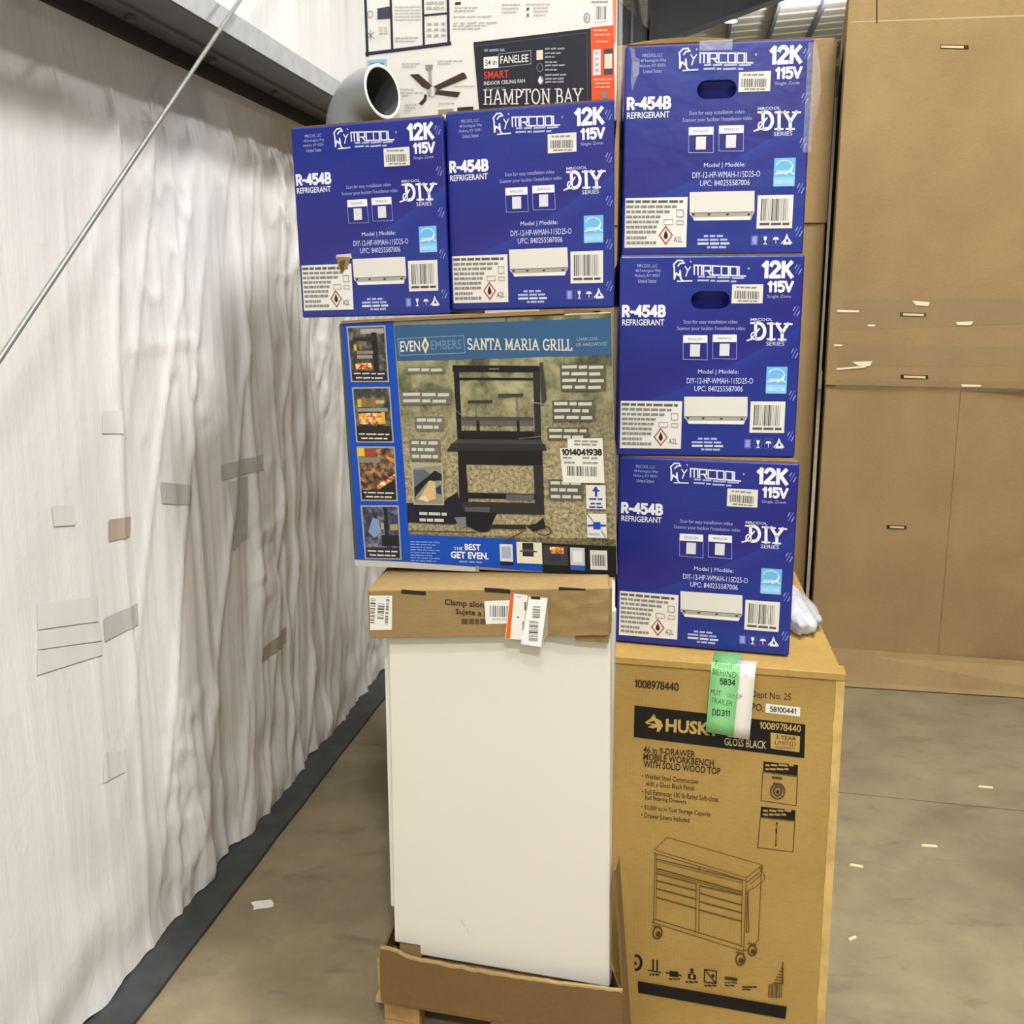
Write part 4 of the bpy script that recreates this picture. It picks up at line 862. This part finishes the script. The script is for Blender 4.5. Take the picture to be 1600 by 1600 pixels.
# ------------------------------------------------------------------ grill carton
GQ = [(537, 508), (962, 487), (958, 893), (550, 889)]
gL, gR = (-.368, 2.327), (.226, 2.120)
gw = math.hypot(gR[0]-gL[0], gR[1]-gL[1]); gh = .556
grill = empty('grill_carton', ((gL[0]+gR[0])/2, (gL[1]+gR[1])/2, 1.119), (0, -.043, math.atan2(gR[1]-gL[1], gR[0]-gL[0])))
tag(grill, 'grill carton with a desert photo and blue left column, under two blue cartons', 'carton')
carton('body', gw, gh, .55, cardboard('grill_carton_board', '8a8577', 'a49e8e', flute=False), grill, sx=-.16, bevel=.005)
FG = Face(GQ, gw, gh)
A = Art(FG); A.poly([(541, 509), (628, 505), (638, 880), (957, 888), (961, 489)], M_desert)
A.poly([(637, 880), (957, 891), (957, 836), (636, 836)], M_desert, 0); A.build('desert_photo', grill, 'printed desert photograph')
BL = '0c47ae'
A = Art(FG, .0009); A.poly([(540, 508), (625, 504), (638, 839), (640, 881), (551, 880)], BL).poly([(636, 838), (806, 840), (806, 876), (845, 877), (845, 889), (638, 881)], BL)
A.poly([(540, 508), (545, 508), (555, 880), (550, 880)], '3f4b55')
A.build('blue_border', grill, 'bright blue printed column and bottom strip')
A = Art(FG, .0011); A.poly([(626, 511), (960, 496), (960, 553), (629, 566)], '33587f').poly([(626, 503), (800, 497), (800, 503), (626, 510)], '7c7d74')
A.text('EVEN', 635, 534, 666, 551, 'd9d6c4', .012).poly([(674.5, 527), (680.5, 540), (674.5, 554), (668.5, 541)], 'd9d0a8').poly([(674.5, 534), (677.5, 541), (674.5, 547), (671.5, 541)], '5f6a6a')
A.line([(632, 531), (735, 525), (736, 552), (634, 557)], .9, '8aa0b5', True).text('EMBERS', 683, 532, 731, 547, '60809e', .02)
stroke_text(A, 'SANTA MARIA GRILL', 740, 530, 901, 546, 'd3d2c8', 2.1, True, .12)
A.text('CHARCOAL', 908, 526, 941, 531, '9fb0bf').text('OR HARDWOOD', 907, 534, 954, 539.5, '9fb0bf')
A.build('title_band', grill, 'slate blue title band')
def z3(*pts): return [(530+x/3.636, 480+y/3.636) for x, y in pts]
A = Art(FG, .0012); K = '1a1718'; K2 = '2b292a'
for pts, c in (([(675, 332), (1165, 330), (1165, 367), (675, 370)], K), ([(680, 360), (712, 360), (716, 750), (690, 750)], K), ([(1127, 360), (1165, 360), (1160, 745), (1125, 745)], K2), ([(712, 402), (1125, 398), (1125, 412), (712, 416)], K),
               ([(718, 622), (1120, 618), (1120, 640), (718, 645)], '4a4441'), ([(718, 645), (1120, 640), (1120, 668), (718, 672)], '5d5754'), ([(716, 702), (1125, 698), (1125, 745), (716, 750)], K), ([(800, 645), (818, 645), (818, 705), (800, 705)], K), ([(1028, 640), (1042, 640), (1042, 705), (1028, 705)], K),
               ([(690, 750), (1160, 745), (1190, 800), (640, 800)], '3b3c3e'), ([(655, 775), (1180, 770), (1190, 805), (625, 822)], K2), ([(690, 815), (1165, 805), (1165, 890), (690, 893)], K), ([(690, 890), (735, 890), (742, 1155), (690, 1155)], K), ([(1112, 885), (1165, 885), (1165, 1155), (1115, 1155)], K2),
               ([(725, 1052), (1125, 1050), (1125, 1080), (725, 1085)], K), ([(955, 1056), (1110, 1054), (1110, 1085), (955, 1088)], '56575a'), ([(690, 1105), (1165, 1100), (1165, 1165), (690, 1170)], K2), ([(720, 1135), (860, 1130), (860, 1160), (720, 1165)], '505155'),
               ([(390, 1120), (700, 1110), (720, 1200), (650, 1235), (390, 1232)], '1c1c28'), ([(690, 1160), (900, 1160), (850, 1270), (800, 1275), (690, 1225)], '17161a'), ([(850, 1230), (1060, 1225), (1060, 1250), (850, 1252)], '2a2420'), ([(1060, 1230), (1120, 1215), (1160, 1180), (1170, 1240), (1100, 1262)], '221d1c'),
               ([(620, 1090), (680, 1050), (695, 1110), (600, 1110)], '1c1c22'), ([(760, 530), (895, 525), (895, 540), (760, 545)], '33332d'), ([(930, 490), (1070, 485), (1070, 502), (930, 512)], '3b3d36'), ([(798, 545), (806, 545), (806, 620), (798, 620)], '6b665f'), ([(1030, 505), (1038, 505), (1038, 620), (1030, 620)], '6b665f'),
               ([(1168, 310), (1185, 310), (1200, 510), (1172, 560)], '3b3630'), ([(660, 1195), (725, 1190), (725, 1245), (690, 1258)], '6f7276'), ([(885, 346), (940, 345), (940, 353), (885, 354)], '77726d')):
    A.poly(z3(*pts), c)
A.ring(*z3((1160, 1255))[0], 11, 7, 1.6, '2a2420').line(z3((940, 1320), (1040, 1265)), 2, '4a3426').line(z3((690, 585), (740, 635)), 1, '77757a').line(z3((1120, 535), (1215, 545)), 1.4, '8d8a86').line(z3((1040, 740), (1160, 725)), 1.2, '6f6d70').line(z3((400, 1280), (780, 1275)), 2, '4a4030')
A.build('grill_picture', grill, 'printed picture of a black charcoal grill')
TG = '77776c'; TW_ = 'c3c1b5'
for x0, y0, x1, y1, nl in ((415, 343, 630, 377, 1), (380, 482, 665, 555, 2), (455, 625, 618, 705, 2), (420, 755, 590, 872, 3), (1280, 315, 1530, 465, 4), (1230, 520, 1460, 635, 3), (1198, 672, 1425, 742, 2), (1195, 965, 1385, 1080, 3), (450, 1160, 628, 1232, 2)):
    (a, b), (c, d) = z3((x0, y0), (x1, y1)); A = Art(FG, .0048)
    if x0 != 450: A.rect(a, b, c, d, '6a6a5e' if x0 < 1000 else '575446')
    for k in range(nl):
        hh = (d-b)/nl; A.words(a+3, b+hh*(k+.25), c-3-(k % 2)*5, b+hh*(k+.72), TW_, 3, k)
    A.build('callout_tag', grill)
for i, (qd, mt) in enumerate((([(551, 512), (613, 510), (616, 599), (555, 600)], M_dark), ([(556, 608), (617, 606), (620, 694), (560, 695)], M_dark), ([(560, 701), (621, 700), (623, 786), (564, 787)], M_meat), ([(563, 794), (624, 792), (625.5, 878), (567, 879)], M_coal))):
    A = Art(FG, .0022); A.poly(qd, '9a98a0'); (a, b), (c, _), (e, f_), (g_, h_) = qd
    def P2(s, t): return ((a*(1-s)+c*s)*(1-t)+(g_*(1-s)+e*s)*t, (b*(1-s)+qd[1][1]*s)*(1-t)+(h_*(1-s)+f_*s)*t)
    def quad_(s0, t0, s1, t1, m): A.poly([P2(s0, t0), P2(s1, t0), P2(s1, t1), P2(s0, t1)], m)
    quad_(.04, .03, .96, .97, mt)
    if i == 0:
        quad_(.35, .05, .95, .14, 'a69a9c'); quad_(.62, .12, .76, .8, '211f22'); quad_(.14, .2, .7, .27, '2a2a2c'); quad_(.15, .33, .22, .44, 'b5b04a'); quad_(.3, .3, .36, .42, 'a56a3a'); quad_(.22, .44, .64, .5, '847c74'); quad_(.22, .52, .62, .58, '9a8e80'); quad_(.16, .66, .58, .77, M_fire); quad_(.05, .8, .95, .97, '2a2528')
    elif i == 1:
        quad_(.1, .08, .85, .13, '3c4136'); quad_(.12, .2, .8, .36, '6e6a3c'); quad_(.12, .22, .22, .36, 'b8b23a'); quad_(.27, .18, .33, .34, 'a8603a'); quad_(.5, .18, .57, .34, 'a8603a'); quad_(.6, .24, .82, .3, 'b3ab86'); quad_(.1, .38, .9, .44, '8b8d84'); quad_(.12, .47, .78, .67, M_fire); quad_(.72, .45, .82, .66, 'd9a62c'); quad_(.05, .7, .95, .97, '27231f')
    elif i == 2:
        quad_(.02, .03, .2, .18, 'd9b52c'); quad_(.2, .03, .5, .2, '8c4a2c'); quad_(.02, .2, .6, .3, '7d7a6c'); A.poly([P2(.75, .16), P2(.96, .22), P2(.96, .3), P2(.8, .24)], 'c9952c'); A.poly([P2(.45, .72), P2(.96, .5), P2(.96, .58), P2(.5, .78)], M_fire); A.poly([P2(.5, .8), P2(.96, .6), P2(.96, .97), P2(.04, .97), P2(.04, .8)], '241d1a')
    else:
        A.poly([P2(.15, .5), P2(.3, .22), P2(.45, .28), P2(.5, .5), P2(.3, .6)], '7d8fb8'); quad_(.6, .05, .7, .6, '22222a'); quad_(.75, .2, .96, .35, '3a4058'); quad_(.5, .32, .58, .45, 'a5995c'); quad_(.74, .35, .94, .46, '9c9058'); quad_(.5, .55, .96, .75, '1e1e24'); quad_(.05, .78, .95, .97, '2c2a2e')
    for k in (0, 1):
        p0_, p1_ = P2(.1+.05*k, .83+.075*k), P2(.9-.06*k, .865+.075*k); A.words(p0_[0], p0_[1], p1_[0], p1_[1], 'd0ccc6', 4, k)
    A.build('inset_photo', grill, ['small printed photo of a lit grill', 'small printed photo of skewers over flames', 'small printed photo of meat on a grate', 'small printed photo of smoking coals'][i])
A = Art(FG, .0056); A.poly(z3((425, 888), (603, 886), (605, 1126), (430, 1128)), 'a9a18c').poly(z3((435, 920), (595, 900), (597, 1120), (438, 1122)), '8b8676').poly(z3((435, 930), (500, 925), (540, 960), (440, 1030)), '5a616c').poly(z3((438, 1030), (560, 930), (597, 950), (597, 985), (520, 990), (445, 1080), (438, 1110)), '1c1b1e').poly(z3((470, 1085), (530, 985), (560, 1000), (560, 1090), (500, 1110)), 'c9ae7c').poly(z3((560, 1030), (590, 1010), (592, 1065), (565, 1060)), '26305e').poly(z3((455, 1095), (500, 1070), (520, 1110)), 'e6c89a')
A.build('inset_photo', grill, 'small printed photo of grate and ash tray')
A = Art(FG, .0056); A.poly([(890, 682), (943, 680), (944, 749), (881, 750), (878, 697), (890, 696)], 'dcdad0').bars(888, 724, 935, 739, '55534f', 20, 7).words(900, 684, 936, 687, '8d8b84', 3); sans(A, '1014041938', 881, 697, 941, 707.5, '2a2a2a', 2.4); A.words(900, 689, 934, 692, '8d8b84', 3).words(882, 710, 895, 713, '8d8b84', 2).words(912, 709.5, 935, 712.5, '8d8b84', 2).words(884, 717, 900, 720, '8d8b84', 3).words(912, 717, 935, 719.5, '8d8b84', 3); A.build('barcode_sticker', grill, 'white number sticker with barcode')
A = Art(FG, .0056)
for y0 in (752.5, 796.5): A.rect(915.5, y0, 945, y0+37, 'd6d3ca')
A.poly([(930, 755), (936, 761), (925, 761)], '1d3f9c').rect(929, 755, 932.5, 770, '1d3f9c').rect(925.5, 759.5, 936, 762, '1d3f9c'); A.words(920, 772.5, 940, 775, '1d3f9c', 2).words(922, 779.5, 938, 782, '1d3f9c', 2).words(920, 785, 940, 787.5, '1d3f9c', 2)
A.rect(925, 809, 936, 820, '1240b4').line([(918, 815), (925, 814)], 3, '2c4a9c').line([(936, 814), (943, 814)], 3, '2c4a9c').line([(916, 796), (925, 808)], 1.2, '55617c').line([(937, 822), (943, 832)], 1.2, '55617c').words(918, 826, 934, 829, 'a9b0c4', 2)
A.build('handling_labels', grill, 'two white handling labels with blue symbols')
A = Art(FG, .0024); A.poly([(845, 845), (958, 846), (957, 894), (845, 890)], '121212'); A.build('black_foot_strip', grill); A = Art(FG, .0024)
A.text('THE', 708, 855, 722, 860, WH).text('BEST', 725.5, 849.5, 750, 859.5, WH, .03).text('GET EVEN.', 703, 862, 762, 873, WH, .03).words(716, 876.5, 752, 879, '7f9ad6', 3)
A.build('slogan_print', grill); A = Art(FG, .0024)
for k in range(8): A.words(640, 848+k*4.2, 686-(k % 3)*6, 850+k*4.2, '6f90d6', 5)
A.build('small_print', grill); A = Art(FG, .0036)
A.rect(780, 848, 800, 875, 'c9ccd2').rect(780, 875, 800, 880, '141414').rect(783, 852, 797, 870, '9aa5b8').build('foot_panel', grill); A = Art(FG, .0036); A.rect(806, 844, 845, 877, 'd6d2bd').rect(815, 845, 832, 866, '2a2526').rect(816, 866, 831, 872, 'd6d2c8').rect(811, 857, 837, 859, '3a3536').rect(815, 855, 832, 858, '5a5250')
A.build('foot_panel', grill); A = Art(FG, .0036); A.rect(847, 848, 884, 878, '33373f').rect(857, 850, 878, 860, M_fire).rect(855, 862, 874, 872, '2b2f3c').build('foot_panel', grill); A = Art(FG, .0036); A.rect(888, 850, 910, 877, 'b9bcc2').rect(888, 877, 910, 885, '2b50a4').rect(892, 855, 906, 872, 'd3d5d8').build('foot_panel', grill); A = Art(FG, .0036); A.rect(918, 853, 944, 883, 'c9c7bf').bars(921, 860, 942, 877, '4d4b49', 11, 3)
A.build('foot_barcode', grill)
A = Art(FG, .0016); A.poly([(550, 880.5), (640, 881.5), (745, 886), (745, 893), (551, 890)], 'b9b7b0').poly([(740, 884), (746, 884), (747, 893), (741, 893)], 'a08b60'); A.build('worn_edge', grill, 'worn pale bottom edge')
MB().hexa([(-gw/2+.01, -.006, gh+.0005), (gw/2-.1, -.006, gh+.0005), (gw/2-.1, .3, gh+.0005), (-gw/2+.01, .3, gh+.0005)], [(-gw/2+.01, -.004, gh+.006), (gw/2-.1, -.003, gh+.009), (gw/2-.1, .3, gh+.005), (-gw/2+.01, .3, gh+.005)]).build('top_flap', M_tray, grill)

# ------------------------------------------------------------------ ceiling fan carton on top, and the pipe elbow
fp = [at_plane(px, py, 2.70, -.25) for px, py in ((575, 190), (964, 163))]
nw = math.hypot(fp[1].x-fp[0].x, fp[1].y-fp[0].y); nb = 2.138
ctr = (fp[0]+fp[1])/2
fan = empty('ceiling_fan_carton', (ctr.x, ctr.y, nb), (0, -.012, math.atan(-.25))); tag(fan, 'white and navy ceiling fan carton lying on top of the two left blue cartons', 'carton')
carton('body', nw, .46, .5, simple('white_coated_board', 'd9d7d3', .4, noise_amt=.03, scale=4), fan, sx=-.08, bevel=.004)
tl, tr = at_plane(569, 0, 2.70, -.25), at_plane(968, 0, 2.70, -.25)
FNm = homography([(569, 0), (968, 0), (964, 163), (575, 190)], [(-nw/2, tl.z-nb+.0), (nw/2, tr.z-nb), (nw/2, fp[1].z-nb), (-nw/2, fp[0].z-nb)])
class FaceN(Face):
    def __init__(s): s.H = FNm
FN = FaceN(); NV = '23253a'; GT = 'a9a7a2'
A = Art(FN)
for (x0, y0, x1, y1, w) in ((571, -40, 575, 84, 4.5), (574, 82, 704, 67.5, 5), (611, -40, 614, 76, 4), (662, -40, 663.5, 70, 3.6), (701.5, -40, 702.5, 66, 4.5), (663, 23, 702, 20, 3)): A.line([(x0, y0), (x1, y1)], w, NV)
A.poly([(591, 11), (611, 8), (611, 27), (591, 28)], '3a3c4c')
for k in range(5): A.words(618, 8+k*5, 658, 10+k*5, 'bcbab6', 5, k)
A.words(618, 57, 655, 59, GT, 5).words(618, 62, 650, 63.5, GT, 4).words(593, 40, 607, 51, 'bdbbb7', 2).ring(580, 20, 4, 5, 1, '8a8884').line([(576, 58), (585, 48)], 1, '6a6866').line([(576, 49), (586, 58)], 1, '6a6866').line([(580, 45), (581, 60)], 1, '6a6866')
for i in range(3):
    for j in range(3): A.words(669+i*11, 35+j*9, 676+i*11, 38+j*9, 'a3a19d', 1)
A.words(668, 2, 696, 5, GT, 3).words(668, 10, 696, 13, GT, 3)
A.build('specification_table', fan, 'navy ruled specification table'); A = Art(FN)
for k, (x0, x1, y) in enumerate(((712, 748, 12), (711, 742, 17), (710, 770, 26), (710, 778, 36), (709, 760, 40), (709, 752, 45), (786, 815, 8), (786, 812, 14), (786, 808, 20), (824, 862, 8), (835, 858, 14), (836, 858, 19), (836, 854, 25))): A.words(x0, y-1.2, x1, y+1.2, GT, 5, k).build('specification_text', fan); A = Art(FN)
A.rect(713, 2.5, 722, 7, '2a2a30').rect(825, 13, 829, 17, '3a3a40').rect(825, 22, 829, 27, '6a7088')
A.build('specification_icon', fan); A = Art(FN); A.rect(931, 10, 954, 35, 'e9e8e4').bars(933, 12, 952, 33, '5a6270', 11, 6).ring(919.5, 30, 4.5, 7, 1.2, '6a6866').text('E', 917.5, 27, 921, 33, '6a6866').words(927, 4, 953, 6.5, '8a8884', 4)
A.build('barcode_panel', fan)
A = Art(FN); A.rect(575, 91, 605, 106, '8fb3c2').words(579, 96, 601, 102, '5f8698', 2).build('blue_tag', fan); A = Art(FN)
zz = lambda *p: [(560+x/7.27, y/7.27) for x, y in p]
A.poly(zz((765, 728), (855, 728), (850, 780), (825, 805), (790, 805), (768, 780)), '8a8680').poly(zz((800, 805), (835, 805), (845, 980), (805, 980)), '9c9892').poly(zz((785, 975), (890, 970), (895, 1060), (860, 1092), (800, 1092), (780, 1050)), 'a5a09a').poly(zz((835, 980), (860, 980), (865, 1090), (835, 1090)), 'd6d2cc')
for p in (((590, 838), (690, 832), (840, 965), (800, 1012), (740, 985)), ((862, 975), (1190, 822), (1215, 830), (1245, 885), (905, 1018)), ((890, 1015), (1165, 1045), (1130, 1103), (875, 1065)), ((755, 1060), (785, 1075), (775, 1135), (725, 1188), (690, 1168), (745, 1110))): A.poly(zz(*p), '3a2a26')
A.build('fan_picture', fan, 'printed picture of a five blade ceiling fan'); A = Art(FN)
for x0, x1, y in ((500, 705, 715), (505, 660, 745), (905, 1195, 690), (905, 1050, 720), (465, 635, 1005), (465, 740, 1045), (465, 570, 1075), (1090, 1320, 980), (530, 670, 1180), (530, 650, 1210), (530, 600, 1240), (915, 1090, 1170)):
    (a, b), (c, d) = zz((x0, y-9), (x1, y+9)); A.words(a, b, c, d, 'b2b0ac', 4).build('fan_caption', fan); A = Art(FN)
A = Art(FN, .0008); A.poly([(741, 66), (925, 46.5), (926, 170), (750, 185)], '20232f').line([(746, 72), (919, 53), (919, 170)], 1.4, '3d4252')
A.rect(757, 89, 780, 107, 'e4e2dd').text('54 in', 759.5, 93, 777, 103, '22252f', .01).line([(780, 85), (831, 80), (831, 101), (780, 106)], 1, '8a8d98', True).text('FANELEE', 783, 87, 827, 99, 'dcdad6', .012)
A.text('SMART', 757, 111, 796, 123, 'c8402c', .012).text('INDOOR CEILING FAN', 757, 126, 821, 132, 'c9c8cc', .015).words(758, 77, 790, 81, '7b8494', 3).words(758, 137, 790, 139.5, '5c6274', 3)
stroke_text(A, 'HAMPTON BAY', 756, 141, 911, 163, 'd9d8d6', 2.1, True, .16)
A.rect(840, 80, 850, 95, 'd9cdb0').ring(845, 107, 4.5, 6.5, 1.4, '6a6e7c').disc(846, 127, 4.5, 7, '7b7f8c').poly([(845, 121), (849, 128), (845, 133), (842, 128)], 'e4e2dd')
for x1, y in ((884, 78), (878, 85), (868, 91), (872, 99), (884, 104), (872, 111), (886, 119), (882, 125), (882, 130)): A.words(853, y-1.4, x1, y+1.4, '8d909c', 3)
A.build('navy_title_panel', fan, 'navy title panel')
A = Art(FN, .0010); A.poly([(925, 45), (961, 42), (961, 164), (925, 168)], 'd9532b')
A.poly([(961, -40), (968, -40), (964, 70), (961, 70)], 'e07a5c')
A.rect(928, 80, 940, 120, 'd9d7da').rect(945, 79, 959, 119, '46403e').rect(946, 87, 958, 110, 'cfcbc2')
for k in range(4): A.rect(931, 83+k*9, 937, 87+k*9, 'aeacb2')
for x0, x1, y in ((930, 952, 50), (931, 956, 57), (933, 952, 68), (929, 957, 127), (931, 954, 133), (931, 954, 139)): A.words(x0, y-1.4, x1, y+1.4, 'f0a58c', 3)
A.disc(945, 151, 6, 6, '8a7a70'); A.build('orange_side_panel', fan, 'orange printed side panel')
A = Art(FN, .0014); A.rect(685, 170, 709, 177, '8f886c').rect(715, 167, 740, 173, '2a2620'); A.build('hand_hole', fan, 'hand holes at the bottom edge')
MB().hexa([(nw/2+.002, .0, .0), (nw/2+.010, .004, .0), (nw/2-.03, .3, 0), (nw/2-.038, .3, 0)], [(nw/2+.002, 0, .44), (nw/2+.012, .004, .44), (nw/2-.03, .3, .44), (nw/2-.038, .3, .44)]).build('wrap_film', M_film, fan)

O = at(598, 143, 2.64); nrm = Vector((.80, -.58, .10)).normalized(); R_o, R_i = .064, .056; BR = O.z-2.128-.004
elb = empty('pipe_elbow', (0, 0, 0)); tag(elb, 'grey plastic pipe elbow with its open end facing right, on the leftmost blue carton', 'pipe')
h_ = Vector((nrm.x, nrm.y, 0)).normalized(); upv = Vector((0, 0, 1))
cB = O - h_*.03; path = [O]
path.append(O-nrm*.03)
n = 12; cc = path[-1] + Vector((0, 0, -BR))
for i in range(1, n+1):
    a = math.pi/2*i/n; path.append(cc + upv*BR*math.cos(a) - h_*BR*math.sin(a))
zb = path[-1].z-.004; path.append(Vector((path[-1].x, path[-1].y, zb)))
base = Vector((path[-1].x, path[-1].y, zb))
elb.location = base
def ring_at(p, t, r, n=28):
    a = t.cross(Vector((h_.y, -h_.x, 0))).normalized(); b = Vector((h_.y, -h_.x, 0)).normalized()
    return [p + a*r*math.cos(2*math.pi*k/n) + b*r*math.sin(2*math.pi*k/n) for k in range(n)]
def sweep(r, rev=False):
    rings = []
    for i, p in enumerate(path):
        t = (path[max(i-1, 0)]-path[min(i+1, len(path)-1)]).normalized() if 0 < i < len(path)-1 else (nrm if i == 0 else upv)
        rings.append(ring_at(p-base, t, r))
    return rings
ro, ri = sweep(R_o), sweep(R_i); nn = 28
mb = MB(); mb.v = [tuple(p) for rg in ro for p in rg]
mb.f = [(i*nn+k, i*nn+(k+1) % nn, (i+1)*nn+(k+1) % nn, (i+1)*nn+k) for i in range(len(path)-1) for k in range(nn)]; mb.m = [0]*len(mb.f)
mb.build('outer_shell', M_pvc, elb, smooth=True)
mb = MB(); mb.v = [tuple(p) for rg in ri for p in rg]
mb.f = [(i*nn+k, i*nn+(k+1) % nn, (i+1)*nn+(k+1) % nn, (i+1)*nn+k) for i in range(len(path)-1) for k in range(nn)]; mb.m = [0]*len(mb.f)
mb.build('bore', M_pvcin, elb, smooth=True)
mb = MB(); mb.v = [tuple(p) for p in ro[0]] + [tuple(p+nrm*.002) for p in ring_at(O-base, nrm, (R_o+R_i)/2)] + [tuple(p) for p in ri[0]]
mb.f = [(j*nn+k, j*nn+(k+1) % nn, (j+1)*nn+(k+1) % nn, (j+1)*nn+k) for j in (0, 1) for k in range(nn)]; mb.m = [0]*len(mb.f)
mb.build('rim', simple('pale_pvc_rim', 'd5dad6', .4), elb, smooth=True)

# ------------------------------------------------------------------ scraps on the floor
def onfloor(px, py): d = ray(px, py); return CAM + d*(-1.7/d.z)
M_chip = simple('pale_wood_chip', 'd9c9a0', .7); M_paper = simple('white_paper_scrap', 'dad8d4', .6)
for i, (px, py, L, r, lab) in enumerate(((1540, 1231, .05, -.3, 'pale wood splinter on the concrete near the right edge, beyond the floor joint'), (1452, 1323, .05, -.15, 'pale wood splinter on the concrete, nearest below the floor joint at right'),
                                        (1338, 1354, .04, -.35, 'pale wood splinter on the concrete close to the tan workbench carton'), (1332, 1468, .03, .5, 'tiny pale wood splinter on the concrete, lower beside the tan carton'))):
    p = onfloor(px, py); mb = MB(); mb.hexa([(-L/2, -.004, 0), (L/2, -.002, 0), (L/2*.9, .004, 0), (-L/2*.8, .005, 0)], [(-L/2, -.003, .004), (L/2, -.001, .003), (L/2*.9, .003, .006), (-L/2*.8, .004, .005)])
    o_ = mb.build('wood_splinter', M_chip); o_.location = (p.x, p.y, .0005); o_.rotation_euler = (0, 0, r); tag(o_, lab, 'splinter')
p = onfloor(410, 1415); mb = MB()
for i in range(5):
    for j in range(5): mb.v.append((-.028+.014*i+.004*math.sin(j), -.02+.01*j, .002+.006*abs(noise.noise((i*.7, j*.8, 3)))))
mb.f = [(i*5+j, (i+1)*5+j, (i+1)*5+j+1, i*5+j+1) for i in range(4) for j in range(4)]; mb.m = [0]*16
o_ = mb.build('paper_scrap', M_paper); o_.location = (p.x, p.y, .0005); o_.rotation_euler = (0, 0, .3); tag(o_, 'small crumpled white paper scrap on the concrete between wall and pallet', 'scrap')
o_.modifiers.new('thickness', 'SOLIDIFY').thickness = .0006
